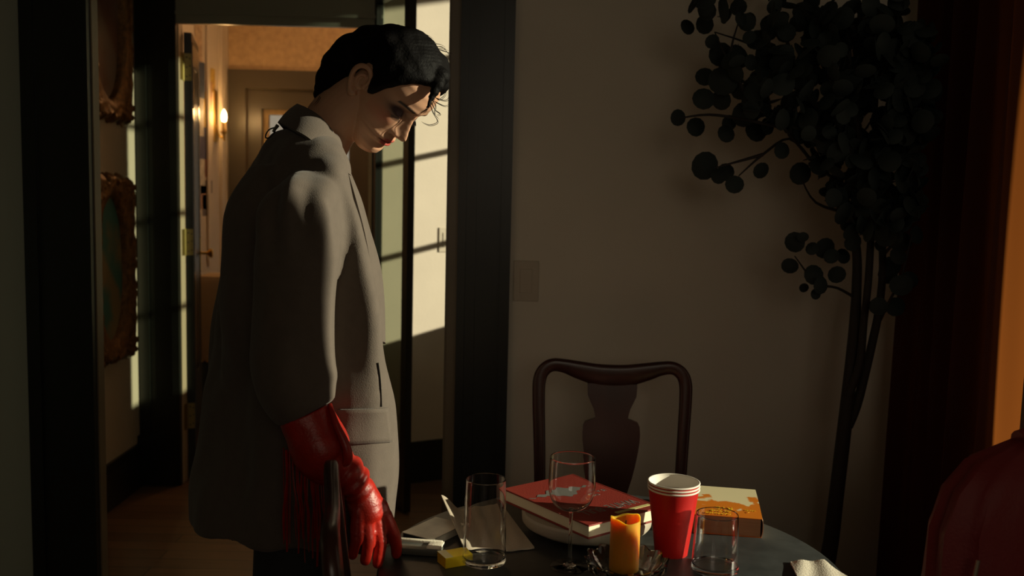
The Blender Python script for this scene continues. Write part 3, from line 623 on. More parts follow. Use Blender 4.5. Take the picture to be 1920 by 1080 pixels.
# red jacket over chair 3
def jacket():
    rt = thing('jacket', 'dark red track jacket with white sleeve stripes draped over the right chair', 'jacket', (.86, 1.45, .45))
    Mj = Matrix.Translation((.86, 1.42, 0)) @ Matrix.Rotation(math.radians(12), 4, 'Z')
    n = 48; rings = []
    for z, hx_, hy_ in ((.50, .25, .075), (.60, .255, .08), (.72, .25, .08), (.84, .235, .075), (.92, .235, .072), (.98, .215, .066), (1.02, .18, .055), (1.05, .11, .03)):
        ring = []
        for i in range(n):
            a = 2*math.pi*i/n; c_, s_ = math.cos(a), math.sin(a)
            fold = 1+.05*math.sin(a*9+z*3)*(1.1-z)/.6 + .03*math.sin(a*15+z*8)
            x = hx_*math.copysign(abs(c_)**.8, c_)*fold; y = hy_*math.copysign(abs(s_)**.8, s_)*fold
            ring.append(Mj @ Vector((x, y, z)))
        rings.append(ring)
    W(MB().loft(rings), 'jacket_body', M_jacket, rt)
    for sx in (-1,):
        path = [Mj @ Vector((sx*.02, -.075, 1.02)), Mj @ Vector((sx*.02+.03, -.11, .96)), Mj @ Vector((.045, -.125, .85)), Mj @ Vector((.03, -.12, .72)), Mj @ Vector((.02, -.11, .58))]
        W(MB().tube(path, [.05, .055, .05, .045, .04], 20, flat=.7, res=5), 'sleeve', M_jacket, rt)
        for dx in (-.012, .012):
            W(MB().tube([p + Mj.to_3x3() @ Vector((dx, -.044-(.002 if 1 else 0), .01)) for p in path], .0035, 6, flat=1, res=5), 'stripe', mat('white_stripe', (.45, .42, .38), .7), rt)
    W(MB().tube([Mj @ Vector((-.215, -.07, .9)), Mj @ Vector((-.245, -.082, .75)), Mj @ Vector((-.25, -.085, .55))], .003, 6, res=5), 'zip', mat('zip_metal', (.3, .25, .18), .4, .6), rt)
    W(MB().tube([Mj @ Vector((-.10, .0, 1.04)), Mj @ Vector((0, -.01, 1.06)), Mj @ Vector((.10, .0, 1.04))], [.025, .03, .025], 14, res=4), 'collar', M_jacket, rt)
jacket()
# ================================================================ PLANT
def plant():
    rt = thing('eucalyptus_tree', 'tall dark potted eucalyptus with round leaves in the corner', 'potted tree', (P(1550, 1045, 2.42).x, 2.42, 0))
    Y0 = 2.40; bx = rt.location.x
    def q(px, py, Y=Y0): return P(px, py, Y)
    tr = MB()
    base = Vector((bx-.03, 2.42, .30))
    tr.tube([base, q(1553, 1045, 2.41), q(1568, 930), q(1580, 830), q(1588, 760), q(1596, 680), q(1603, 600), q(1606, 540), q(1606, 470), q(1592, 400), q(1570, 330), q(1540, 250, 2.42), q(1500, 150, 2.45), q(1470, 60, 2.45)], [.022, .020, .0185, .018, .017, .015, .0135, .012, .011, .010, .009, .008, .006, .004], 10, res=4)
    tr.tube([q(1590, 800), q(1606, 760), q(1622, 700), q(1636, 640), q(1648, 580), q(1655, 500), q(1650, 400), q(1640, 250), q(1650, 60)], [.012, .012, .011, .0105, .010, .009, .008, .007, .004], 10, res=4)
    tr.tube([q(1592, 740, 2.38), q(1612, 680, 2.37), q(1620, 600, 2.37), q(1630, 500, 2.37), q(1632, 350, 2.37), q(1600, 200, 2.33), q(1590, 40, 2.3)], [.010, .010, .009, .009, .008, .006, .004], 10, res=4)
    tw = [((1570, 340, 2.4), (1520, 300, 2.35), (1470, 240, 2.3), (1400, 180, 2.3), (1340, 60, 2.35)),
          ((1520, 300, 2.35), (1480, 260, 2.35), (1430, 290, 2.3), (1385, 330, 2.3)),
          ((1470, 240, 2.3), (1400, 225, 2.3), (1330, 215, 2.3), (1272, 222, 2.3)),
          ((1592, 400, 2.4), (1530, 380, 2.38), (1500, 330, 2.33)), ((1606, 560, 2.4), (1570, 540, 2.38), (1530, 530, 2.35), (1490, 480, 2.33)),
          ((1650, 600, 2.4), (1670, 560, 2.35), (1690, 520, 2.35), (1710, 440, 2.33)), ((1400, 180, 2.3), (1370, 110, 2.3), (1385, 40, 2.3)), ((1430, 290, 2.3), (1340, 315, 2.28)),
          ((1500, 150, 2.45), (1420, 90, 2.4), (1340, 60, 2.38)), ((1640, 250, 2.4), (1700, 200, 2.35), (1730, 120, 2.3)), ((1600, 200, 2.33), (1540, 120, 2.3), (1530, 30, 2.3)), ((1655, 480, 2.4), (1700, 420, 2.35), (1725, 330, 2.3))]
    for t in tw: tr.tube([q(*a) for a in t], [.0045]+[.0032]*(len(t)-2)+[.0015], 6, res=4)
    lf = MB()
    def leaf(c, r, n=None, elong=1.0):
        n = n or Vector((random.uniform(-.8, .8), random.uniform(-1, .2), random.uniform(-.7, .7))).normalized()
        a = n.orthogonal().normalized(); ang = random.uniform(0, 6.28); a = Matrix.Rotation(ang, 3, n) @ a; b_ = n.cross(a)
        k_ = 12; v = [c+n*r*.12]; 
        for ring, rr in enumerate((.6, 1)):
            for i in range(k_):
                t = 2*math.pi*i/k_; v.append(c + a*math.cos(t)*r*rr*elong + b_*math.sin(t)*r*rr*(.92) + n*(.0 if rr < 1 else -.12*r + .05*r*math.sin(2*t)))
        f = [(0, 1+i, 1+(i+1) % k_) for i in range(k_)]+[(1+i, 1+k_+i, 1+k_+(i+1) % k_, 1+(i+1) % k_) for i in range(k_)]
        N = len(v); v2 = [p - n*.0006 for p in v]
        f2 = [tuple(N+j for j in reversed(g)) for g in f]; f3 = [(1+k_+i, N+1+k_+i, N+1+k_+(i+1) % k_, 1+k_+(i+1) % k_) for i in range(k_)]
        lf.add(v+v2, f+f2+f3)
    # silhouette leaves read from the photo: px, py, radius px
    hand = [(1272, 221, 15), (1306, 238, 18), (1321, 143, 17), (1355, 152, 26), (1320, 185, 20), (1352, 188, 18), (1322, 311, 25), (1347, 330, 14), (1378, 346, 17), (1361, 322, 16), (1428, 320, 15), (1467, 282, 15), (1501, 325, 20), (1465, 280, 12), (1322, 46, 17), (1290, 50, 14), (1336, 78, 13), (1400, 42, 16), (1443, 45, 16), (1475, 60, 16), (1352, 102, 22), (1385, 105, 22), (1405, 70, 12), (1420, 75, 18), (1362, 250, 16), (1368, 230, 14), (1418, 245, 20), (1395, 215, 22), (1410, 190, 20),
            (1490, 455, 19), (1506, 445, 10), (1481, 499, 15), (1523, 466, 12), (1547, 466, 19), (1526, 515, 18), (1540, 535, 16), (1569, 515, 16), (1508, 540, 9), (1530, 552, 10), (1559, 480, 14), (1582, 480, 14), (1600, 455, 16),
            (1648, 575, 17), (1680, 575, 18), (1665, 515, 18), (1690, 535, 20), (1706, 525, 16), (1685, 480, 16), (1690, 455, 20), (1652, 460, 12), (1720, 440, 16), (1705, 400, 18), (1640, 575, 12), (1725, 390, 14), (1672, 500, 20)]
    for px, py, r in hand:
        c = q(px, py, random.uniform(2.27, 2.45)); leaf(c, r*c.y/F*1.08, Vector((random.uniform(-.4, .4), -1, random.uniform(-.3, .3))).normalized())
    reg = [(1420, 130, 60, 60, 34), (1500, 90, 70, 70, 60), (1580, 90, 70, 80, 70), (1660, 90, 70, 80, 70), (1720, 120, 45, 90, 50), (1470, 180, 60, 50, 40), (1540, 220, 70, 60, 60), (1620, 230, 80, 80, 80), (1700, 240, 50, 90, 60), (1590, 330, 50, 60, 45), (1660, 350, 50, 70, 55), (1710, 340, 25, 60, 25), (1620, 410, 45, 35, 25), (1680, 420, 35, 35, 20), (1545, 290, 30, 30, 12), (1440, 215, 35, 30, 14), (1500, 0, 200, 45, 70)]
    for cx, cy, rx, ry, n in reg:
        for i in range(n):
            a = random.uniform(0, 6.28); rr = math.sqrt(random.random()); c = q(cx+rx*rr*math.cos(a), cy+ry*rr*math.sin(a), random.uniform(2.16, 2.62))
            if c.x > .96: c = q(cx+rx*rr*math.cos(a), cy+ry*rr*math.sin(a), 2.16+.1*random.random())
            if c.x < .98: leaf(c, random.uniform(.017, .030))
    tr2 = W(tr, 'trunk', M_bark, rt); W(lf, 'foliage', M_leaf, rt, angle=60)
    rt['label'] = 'tall dark potted eucalyptus with round leaves in the corner'
    W(MB().lathe([(0, 0), (.12, 0), (.13, .01), (.155, .30), (.165, .32), (.15, .325), (.14, .30), (0, .29)], c=(base.x, base.y, 0)), 'planter', M_clay, rt)
plant()
# ================================================================ PERSON
per = thing('person', 'standing person in an oversized grey coat and red leather gloves looking down at the table', 'person', (-.36, 1.87, 0))
HS = .93; HL = Vector((-.256, 1.87, 1.587))
HM = Matrix.Translation(HL) @ (Matrix.Rotation(math.radians(-33), 4, 'Z') @ Matrix.Rotation(math.radians(52.5), 4, 'Y') @ Matrix.Rotation(math.radians(-8), 4, 'X')) @ Matrix.Scale(HS, 4)
HMI = HM.inverted()
def interp(tbl, z):
    if z <= tbl[0][0]: return tbl[0][1]
    for (a, b_), (c, d) in zip(tbl, tbl[1:]):
        if z <= c:
            t = (z-a)/(c-a); t = t*t*(3-2*t)*.5+t*.5; return b_+(d-b_)*t
    return tbl[-1][1]
XF = [(-.108, .060), (-.104, .074), (-.098, .084), (-.088, .0925), (-.078, .0935), (-.068, .0895), (-.063, .088), (-.056, .0935), (-.0495, .0925), (-.043, .0955), (-.036, .092), (-.028, .0905), (-.012, .090), (.01, .088), (.024, .088), (.034, .091), (.046, .0955), (.06, .0965), (.078, .092), (.098, .080), (.115, .060), (.128, .035), (.134, .0)]
XB = [(-.108, .045), (-.1, .03), (-.085, .005), (-.06, -.03), (-.03, -.066), (0, -.084), (.04, -.094), (.08, -.086), (.11, -.060), (.128, -.03), (.134, -.005)]
WW = [(-.108, .010), (-.104, .020), (-.098, .028), (-.088, .036), (-.075, .043), (-.06, .050), (-.045, .0555), (-.02, .0625), (0, .067), (.025, .070), (.05, .073), (.08, .069), (.105, .054), (.122, .034), (.134, .005)]
def g2(y, z, y0, z0, sy, sz): return math.exp(-((y-y0)/sy)**2-((z-z0)/sz)**2)
def face_disp(y, z):
    d = 0; ay = abs(y)
    nh = interp([(-.034, 0), (-.030, .002), (-.026, .013), (-.020, .0255), (-.013, .030), (-.006, .0265), (.004, .020), (.016, .0135), (.026, .0085), (.038, .003), (.05, 0)], z)
    sg = interp([(-.03, .008), (-.02, .0090), (-.012, .0085), (0, .0072), (.02, .0065), (.04, .011)], z)
    d += nh*math.exp(-(ay/sg)**2.4)
    d += .011*g2(ay, z, .0125, -.020, .0055, .0065)
    d -= .004*g2(ay, z, .0075, -.0285, .0035, .003)
    d -= .0105*g2(ay, z, .031, .021, .0155, .0125) + .004*g2(ay, z, .017, .024, .006, .010)
    d += .0100*math.exp(-(((ay-.033)/.0145)**2+((z-.0175)/.0095)**2)**1.6)
    d -= .0022*g2(ay, z, .033, .0095, .013, .0022)
    d += .0045*g2(ay, z, .032, .041, .018, .006)
    d += .0045*g2(ay, z, .044, -.008, .015, .014)
    lw = max(0, 1-(ay/.0245)**2)**.6 if ay < .0245 else 0
    d += .0045*lw*math.exp(-((z+.0435-.0015*math.cos(ay*260))/.0045)**2) + .0055*lw*math.exp(-((z+.0560)/.0052)**2)
    d -= .0045*max(0, 1-(ay/.027)**2)*math.exp(-((z+.0497)/.0014)**2)
    d -= .0015*g2(ay, z, .0, -.035, .003, .005)
    return d
body = MB(); rings = []; NR, NA = 230, 260
for i in range(NR+1):
    z = -.108+.242*i/NR; xf, xb, w_ = interp(XF, z), interp(XB, z), interp(WW, z); xc = .5*(xf+xb)*.6+.012*(z < -.05)
    xc = min(xf-.02, max(xb+.02, xc)) if xf-xb > .05 else .5*(xf+xb)
    ring = []
    for j in range(NA):
        # denser towards the front
        u = j/NA*2-1; th = math.pi*(u-.16*math.sin(math.pi*u)*1.0) if True else 0
        c_, s_ = math.cos(th), math.sin(th)
        ex = 2/2.25 if c_ > 0 else 1.0
        x = xc + ((xf-xc) if c_ > 0 else (xc-xb))*math.copysign(abs(c_)**ex, c_); y = w_*math.copysign(abs(s_)**(2/2.15), s_)
        if c_ > 0: x += face_disp(y, z)*min(1, c_*2.2)
        ring.append(HM @ Vector((x, y, z)))
    rings.append(ring)
body.loft(rings)
# ears
for sy in (-1, 1):
    def E(x, z, o=0): return HM @ Vector((x, sy*(.069+o), z))
    body.tube([E(.006, .004, .002), E(.008, .018, .006), E(.002, .030, .012), E(-.010, .034, .017), E(-.022, .026, .021), E(-.027, .010, .020), E(-.023, -.008, .015), E(-.014, -.022, .009), E(-.004, -.030, .004), E(.004, -.022, .002)], [.0035, .004, .0045, .0048, .005, .005, .005, .006, .007, .004], 10, res=4)
    body.tube([E(-.004, .018, .008), E(-.012, .014, .012), E(-.015, .002, .012), E(-.010, -.010, .008), E(-.002, -.012, .004)], [.003, .0035, .0035, .0035, .003], 8, res=4)
    body.ball(HM @ Vector((-.011, sy*.070, .004)), .018*HS, (1, .35, 1.5), 10, HM.to_3x3().normalized().to_4x4())
    body.ball(HM @ Vector((.005, sy*.071, -.001)), .005, (1, 1, 1.2), 6)
# neck and chest
nk = [HM @ Vector((-.02, 0, -.0)), P(632, 222, 1.885), P(610, 255, 1.885), P(585, 300, 1.88), P(565, 360, 1.88)]
body.tube(nk, [.058, .056, .053, .062, .09], 32, res=5)
body.tube([P(572, 330, 1.88), P(562, 380, 1.88), P(560, 440, 1.88)], [.07, .10, .10], 28, res=4)
body = body.build('body', M_coat)
M_skin = bpy.data.materials.new('skin'); M_skin.use_nodes = True; nt = M_skin.node_tree; b = nt.nodes['Principled BSDF']
at = nt.nodes.new('ShaderNodeVertexColor'); at.layer_name = 'tone'; nt.links.new(at.outputs[0], b.inputs['Base Color']); b.inputs['Roughness'].default_value = .45
b.inputs['Subsurface Weight'].default_value = .25; b.inputs['Subsurface Scale'].default_value = .008; b.inputs['Subsurface Radius'].default_value = (1, .3, .12)
body.data.materials.clear(); body.data.materials.append(M_skin)
remesh(body, .0017, 2, .35); world_child(body, per)
me = body.data
if not me.materials: me.materials.append(M_skin)
me.materials[0] = M_skin
ca = me.color_attributes.new('tone', 'FLOAT_COLOR', 'POINT')
co = np.empty(len(me.vertices)*3); me.vertices.foreach_get('co', co); co = co.reshape(-1, 3)
Mi = np.array(HMI); lc = co @ Mi[:3, :3].T + Mi[:3, 3]
x, y, z = lc.T; ay = np.abs(y)
base = np.tile(np.array([.52, .29, .18]), (len(x), 1))
def blend(c, k):
    global base
    k = np.clip(k, 0, 1)[:, None]; base = base*(1-k)+np.array(c)*k
G = lambda y0, z0, sy, sz: np.exp(-((ay-y0)/sy)**2-((z-z0)/sz)**2)
fr = x > .03
blend((.50, .14, .085), .55*G(.047, -.008, .017, .018)*fr)
blend((.045, .022, .024), 1.0*np.clip(1.5*G(.034, .020, .019, .0125), 0, 1)*fr)
blend((.10, .06, .07), .8*G(.032, .017, .009, .0045)*fr)
lipw = np.clip(1-(ay/.0255)**2, 0, 1)
blend((.36, .06, .045), 1.0*np.clip(3*(lipw*np.exp(-np.abs((z+.050)/.0105)**4)-.25), 0, 1)*(x > .06))
blend((.05, .01, .01), np.exp(-((z+.0497)/.0011)**2)*(lipw > .05)*(x > .06))
arch = .040+.004*np.cos((ay-.034)/.018*1.4)
blend((.02, .012, .01), np.clip(1.6*np.exp(-((z-arch)/.0032)**2), 0, 1)*((ay > .014) & (ay < .052))*fr)
rgba = np.ones((len(x), 4)); rgba[:, :3] = base; ca.data.foreach_set('color', rgba.ravel().astype(np.float32))
# lashes
M_lash = mat('lash_black', (.01, .008, .008), .9, Specular_IOR_Level=0)
for sy in (-1, 1):
    lb = MB()
    for i in range(16):
        t = i/15; yy = sy*(.022+.023*t); xx = interp(XF, .0095)-.0105+face_disp(yy, .0105)+.010-.008*t; zz = .0098
        p0 = HM @ Vector((xx-.003, yy, zz)); p1 = HM @ Vector((xx+.005, yy+sy*.002*t, zz-.005))
        lb.tube([p0, p1], [.0004, .0002], 4)
    world_child(lb.build('eyelashes', M_lash), per)
# hair ------------------------------------------------------------
def hairline(th):  # th = angle from front 0..180, returns z over which hair grows
    return interp([(0, .102), (20, .100), (35, .095), (48, .086), (58, .070), (67, .044), (75, .004), (82, -.004), (88, .030), (100, .040), (112, .030), (122, -.01), (135, -.040), (180, -.052)], th)
hb = MB(); outer = []; 
NH = 110; NT = 150
for i in range(NH+1):
    ring = []
    for j in range(NT):
        th = 2*math.pi*j/NT-math.pi; ad = abs(math.degrees(th)); z0 = hairline(ad)
        z = z0+(.1335-z0)*(i/NH); xf, xb, w_ = interp(XF, z), interp(XB, z), interp(WW, z); xc = .5*(xf+xb)*.6
        c_, s_ = math.cos(th), math.sin(th); ex = 2/2.25 if c_ > 0 else 1
        x_ = xc + ((xf-xc) if c_ > 0 else (xc-xb))*math.copysign(abs(c_)**ex, c_); y_ = w_*math.copysign(abs(s_)**(2/2.15), s_)
        t = min(1, i/NH*5); off = .003+.013*t**.7
        n = Vector((x_-xc, y_, (z-.02)*.9)); n.normalize(); nz = noise.noise(Vector((x_*60, y_*20, z*60)))*.002*t
        ring.append(HM @ (Vector((x_, y_, z))+n*(off+nz)))
    outer.append(ring)
hc = HM @ Vector((0, 0, .02)); ht = HM @ Vector((-.003, 0, .147))
hb.loft([[hc.copy() for _ in range(NT)]]+outer+[[ht.copy() for _ in range(NT)]], caps=False)
def hblob(px, py, r, Y, e_=(1, 1, 1)):
    hb.ball(P(px, py, Y), r*Y/F, e_, 12)
for px, py, r, Y in [(626, 150, 34, 1.88), (612, 165, 22, 1.88), (645, 130, 44, 1.88), (665, 112, 48, 1.87), (700, 98, 50, 1.86), (735, 98, 50, 1.86), (757, 100, 46, 1.85), (775, 112, 42, 1.84), (795, 115, 36, 1.86), (808, 130, 36, 1.87), (817, 142, 27, 1.87), (824, 144, 19, 1.81), (821, 159, 13, 1.795), (815, 172, 9, 1.79), (809, 183, 7, 1.788), (805, 193, 5, 1.785), (802, 201, 3.5, 1.785), (598, 178, 10, 1.88), (790, 125, 38, 1.90), (740, 95, 45, 1.93), (690, 105, 46, 1.93), (640, 140, 38, 1.93), (803, 140, 30, 1.89)]:
    hblob(px, py, r, Y)
hair = hb.build('hair', M_hair); remesh(hair, .003, 4, .5)
# combed strand grooves
me = hair.data
def displace(me, fn):
    N = len(me.vertices); co = np.empty(N*3); me.vertices.foreach_get('co', co); no = np.array([n_.vector[:] for n_ in me.vertex_normals])
    co = co.reshape(-1, 3); d = np.array([fn(Vector(c)) for c in co]); co = co+no*d[:, None]; me.vertices.foreach_set('co', co.ravel()); me.update()
def hair_fn(p):
    return math.sin(noise.noise(p*14)*5 + (p.z*1.3 - p.x*.5 + p.y*.6)*520)*.0003 + noise.noise(p*45)*.0022
displace(me, hair_fn)
world_child(hair, per)
hs = MB()
def wisp(pts, Y=1.82, r=.0006): hs.tube([P(a, b_, Y) for a, b_ in pts], [r]*(len(pts)-1)+[r*.3], 5, res=5)
for w_ in [[(812, 178), (822, 186), (832, 180), (838, 170)], [(808, 190), (815, 205), (825, 213), (818, 216)], [(806, 196), (812, 212), (820, 228), (805, 234), (790, 228)], [(815, 190), (832, 198), (842, 196)], [(800, 196), (798, 206), (790, 212)], [(778, 160), (786, 178), (781, 196), (790, 208)], [(770, 150), (790, 170), (800, 190)], [(783, 158), (778, 178), (780, 190)], [(818, 184), (836, 188), (844, 178)], [(790, 150), (800, 170), (804, 200)], [(805, 180), (816, 196), (814, 212), (822, 222)], [(600, 180), (594, 190), (588, 196)], [(700, 168), (703, 180), (704, 190)], [(706, 150), (708, 168), (706, 182)]]: wisp(w_); wisp([(a+1.5, b_+2) for a, b_ in w_], 1.823, .0005)
for k in range(70):
    a = random.uniform(0, .84); px = 600+230*a; top = [(600, 165), (620, 118), (650, 80), (690, 56), (730, 46), (765, 52), (800, 76), (830, 102), (843, 130)]
    i = min(7, int(a*8)); t = a*8-i; py = top[i][1]*(1-t)+top[i+1][1]*t; px = top[i][0]*(1-t)+top[i+1][0]*t
    wisp([(px-14, py+14), (px+1, py+1), (px+16, py+random.uniform(0, 6)), (px+28, py+random.uniform(6, 18))], random.uniform(1.84, 1.92), .0005)
lo = hs.build('loose_strands', M_hair, kind='stuff'); lo.parent = hair
# coat -------------------------------------------------------------
rows = [(250, 512, 632, 1.88, .075, 2.0), (268, 497, 640, 1.88, .115, 2.0), (290, 481, 645, 1.875, .155, 2.0), (320, 462, 652, 1.87, .185, 2.1), (350, 447, 661, 1.87, .20, 2.2), (390, 436, 672, 1.865, .20, 2.3), (430, 428, 682, 1.865, .20, 2.4), (480, 420, 696, 1.86, .20, 2.4), (560, 409, 713, 1.86, .20, 2.4), (640, 400, 719, 1.86, .20, 2.3), (700, 395, 727, 1.855, .20, 2.2), (760, 387, 735, 1.855, .19, 2.1), (850, 377, 742, 1.86, .19, 2.1), (900, 371, 740, 1.86, .19, 2.5), (940, 369, 738, 1.86, .19, 2.7), (975, 372, 732, 1.86, .19, 2.9)]
cb_ = MB(); rings = []; n = 96
for py, xl, xr, Yc, dY, ex in rows:
    ph = math.radians(interp([(250, -34), (330, -56), (400, -62), (480, -62), (640, -56), (700, -48), (760, -38), (850, -33), (1040, -33)], py))
    pl_, pr_ = P(xl, py, Yc-dY*math.sin(ph)), P(xr, py, Yc+dY*math.sin(ph)); z = P(560, py, Yc).z; cx = .5*(pl_.x+pr_.x); hw_ = .5*(pr_.x-pl_.x); ring = []
    for i in range(n):
        a = 2*math.pi*i/n; c_, s_ = math.cos(a), math.sin(a+ph); low = max(0, min(1, (1.15-z)/.4))
        fold = 1+low*(.020*math.sin(a*7+1.0)+.012*math.sin(a*11+2.2))*abs(s_)
        ring.append(Vector((cx+hw_*math.copysign(abs(c_)**(2/ex), c_), Yc+dY*math.copysign(abs(s_)**(2/ex), s_)*fold, z)))
    rings.append(ring)
# flare out ring spline
def spl(rings, k):
    out = []
    for i in range(len(rings)-1):
        p0, p1, p2, p3 = rings[max(i-1, 0)], rings[i], rings[i+1], rings[min(i+2, len(rings)-1)]
        for j in range(k):
            t = j/k; out.append([.5*((2*b_)+(c-a)*t+(2*a-5*b_+4*c-d)*t*t+(3*b_-a-3*c+d)*t**3) for a, b_, c, d in zip(p0, p1, p2, p3)])
    out.append(rings[-1]); return out
cb_.loft(spl(rings, 4))
# near (right) sleeve, far (left) sleeve
slv = [(592, 365, 1.74, .055), (580, 395, 1.69, .070), (567, 435, 1.655, .076), (555, 490, 1.635, .074), (549, 560, 1.625, .070), (546, 630, 1.62, .070), (546, 690, 1.615, .073), (556, 735, 1.61, .071), (575, 775, 1.605, .052)]
cb_.tube([P(a, b_, c) for a, b_, c, d in slv], [d for *_, d in slv], 40, res=5)
cb_.ball(P(566, 350, 1.80), .070, (1, 1.1, .8), 12)
cb_.tube([P(535, 340, 1.90), P(505, 410, 1.92), P(480, 560, 1.94), P(470, 760, 1.93)], [.06, .07, .07, .07], 24, res=4)
cb_.tube([P(530, 335, 1.82), P(503, 400, 1.80), P(492, 480, 1.80), P(484, 600, 1.81), P(478, 740, 1.84)], [.06, .075, .075, .075, .06], 24, res=4)
cb_.tube([P(560, 340, 1.85), P(555, 480, 1.83), P(550, 740, 1.85)], [.10, .11, .10], 24, res=4)
slf = [(555, 345, 1.98, .07), (540, 400, 2.04, .078), (538, 500, 2.08, .074), (530, 600, 2.09, .072), (525, 700, 2.09, .072), (530, 790, 2.08, .066)]
cb_.tube([P(a, b_, c) for a, b_, c, d in slf], [d for *_, d in slf], 32, res=5)
# flared cuff fold
coat = cb_.build('coat', M_coat); remesh(coat, .006, 5, .5)
def coat_fn(p):
    near = max(0, 1-abs(p.y-1.62)/.12)
    low = max(0, min(1, (1.30-p.z)/.3))
    s = (.010+.004*low)*noise.noise(Vector((p.x*11, p.y*11, p.z*2.6))) + .005*noise.noise(Vector((p.x*24, p.y*24, p.z*7)))
    return s + near*.009*math.exp(-((p.z-1.35)/.06)**2)*math.sin((p.x+.4)*120+p.z*8)
displace(coat.data, coat_fn)
world_child(coat, per)
# collar: wraps the neck, falls over shoulders to the lapels
def band(name, inner_, outer_, th, m_, parent, res=6):
    A_, _ = resample([Vector(q) for q in inner_], [1]*len(inner_), res); B_, _ = resample([Vector(q) for q in outer_], [1]*len(outer_), res)
    rg = []
    for a, b_ in zip(A_, B_):
        mid = (a+b_)/2; t = (b_-a); nn = None; rg.append((a, b_))
    rings = []
    for i, (a, b_) in enumerate(rg):
        i0, i1 = max(i-1, 0), min(i+1, len(rg)-1); tan = (rg[i1][0]-rg[i0][0]); nn = tan.cross(b_-a)
        nn = nn.normalized() if nn.length > 1e-9 else Vector((0, -1, 0)); K = 6; top = [a+(b_-a)*k/K+nn*(th*.5+.003*math.sin(math.pi*k/K)) for k in range(K+1)]
        bot = [q-nn*th for q in top][::-1]; rings.append(top+bot)
    o = MB().loft(rings).build(name, m_, angle=60); world_child(o, parent); return o
band('collar', [P(647, 292, 1.83), P(628, 255, 1.812), P(602, 222, 1.815), P(578, 205, 1.84), P(560, 197, 1.88), P(566, 200, 1.93), P(600, 230, 1.95), P(640, 285, 1.93)],
     [P(656, 330, 1.815), P(620, 300, 1.775), P(580, 262, 1.765), P(548, 243, 1.79), P(524, 232, 1.87), P(530, 240, 1.95), P(575, 290, 1.99), P(645, 330, 1.96)], .006, M_coat, per)
band('lapel', [P(650, 322, 1.815), P(664, 370, 1.79), P(680, 430, 1.775), P(694, 500, 1.775), P(706, 570, 1.785), P(714, 640, 1.80)],
     [P(656, 330, 1.83), P(675, 372, 1.83), P(691, 428, 1.83), P(711, 498, 1.83), P(719, 568, 1.835), P(720, 645, 1.83)], .005, M_coat, per)
# pocket flap and pocket seam, following coat surface
from mathutils.bvhtree import BVHTree
bvh = BVHTree.FromPolygons([v.co.copy() for v in coat.data.vertices], [tuple(p.vertices) for p in coat.data.polygons])
def on_coat(px, py, off):   # the coat mesh is modelled in world coordinates
    loc, nn, _, _ = bvh.ray_cast(CAM, ray(px, py).normalized())
    while loc is None and px > 600:
        px -= 2; loc, nn, _, _ = bvh.ray_cast(CAM, ray(px, py).normalized())
    return loc+nn*off
def patch(name, quad, off, nu=14, nv_=8):
    (a, b_), (c, d), (e_, f), (g, h) = quad; rowsT = []; rowsB = []
    for j in range(nv_+1):
        v = j/nv_
        rowsT.append([on_coat((a*(1-u)+c*u)*(1-v)+(g*(1-u)+e_*u)*v, (b_*(1-u)+d*u)*(1-v)+(h*(1-u)+f*u)*v, off) for u in [i/nu for i in range(nu+1)]])
    o = MB().loft(rowsT, caps=False, closed=False).build(name, M_coat); md = o.modifiers.new('s', 'SOLIDIFY'); md.thickness = .003; md.offset = 0; world_child(o, per); return o
patch('pocket_flap', [(634, 767), (725, 764), (732, 828), (652, 832)], .0035)
def seam(pts, off=.0015, r=.0012):
    s_ = MB(); pp = [on_coat(a, b_, off) for a, b_ in pts]; s_.tube(pp, r, 5, res=3); o = s_.build('coat_seam', M_sash); world_child(o, per)
seam([(708, 680), (711, 705), (713, 730), (714, 762)])
# glove: gauntlet + hand -----------------------------------------------
gl = MB()
def gp(a, b_, c): return P(a, b_, c)
gz = [(573, 776, 1.605, .050), (584, 800, 1.603, .0515), (597, 828, 1.600, .0535), (608, 850, 1.598, .053), (620, 866, 1.597, .047), (634, 876, 1.596, .040), (643, 883, 1.597, .0335), (650, 888, 1.598, .0370), (657, 896, 1.60, .0310), (662, 902, 1.602, .0350), (668, 911, 1.605, .0275), (672, 917, 1.607, .0295), (677, 926, 1.61, .0285), (682, 940, 1.612, .032), (687, 955, 1.615, .034), (692, 968, 1.618, .031)]
gl.tube([gp(a, b_, c) for a, b_, c, d in gz], [d for *_, d in gz], 32, res=4, flat=.92)
def chain(b_, pts, rads, M=None):
    p_, r_2 = resample([Vector(q) for q in pts], rads, 8)
    for a, c in zip(p_, r_2): b_.ball(a, c, (1, 1, 1), 6)
FG = [[(712, 950, 1.625, .0165), (725, 978, 1.630, .0150), (738, 1004, 1.636, .0128), (743, 1024, 1.641, .0112), (743, 1038, 1.644, .0100)],
      [(702, 962, 1.612, .0150), (708, 990, 1.612, .0135), (713, 1018, 1.611, .0118), (710, 1044, 1.610, .0108), (708, 1056, 1.610, .0098)],
      [(688, 966, 1.600, .0140), (688, 992, 1.596, .0128), (690, 1020, 1.594, .0112), (685, 1050, 1.594, .0100)],
      [(672, 960, 1.590, .0130), (668, 988, 1.585, .0112), (667, 1014, 1.582, .0102), (661, 1040, 1.582, .0092)],
      [(676, 930, 1.640, .015), (694, 955, 1.668, .014), (712, 985, 1.675, .0120), (724, 1010, 1.675, .0105)]]
for fg in FG: chain(gl, [gp(a, b_, c) for a, b_, c, d in fg], [d for *_, d in fg])
chain(gl, [gp(676, 930, 1.605), gp(712, 955, 1.62)], [.024, .018]); chain(gl, [gp(676, 930, 1.605), gp(672, 964, 1.592)], [.022, .0125])
glove = gl.build('glove', M_leather); remesh(glove, .0022, 3, .5)
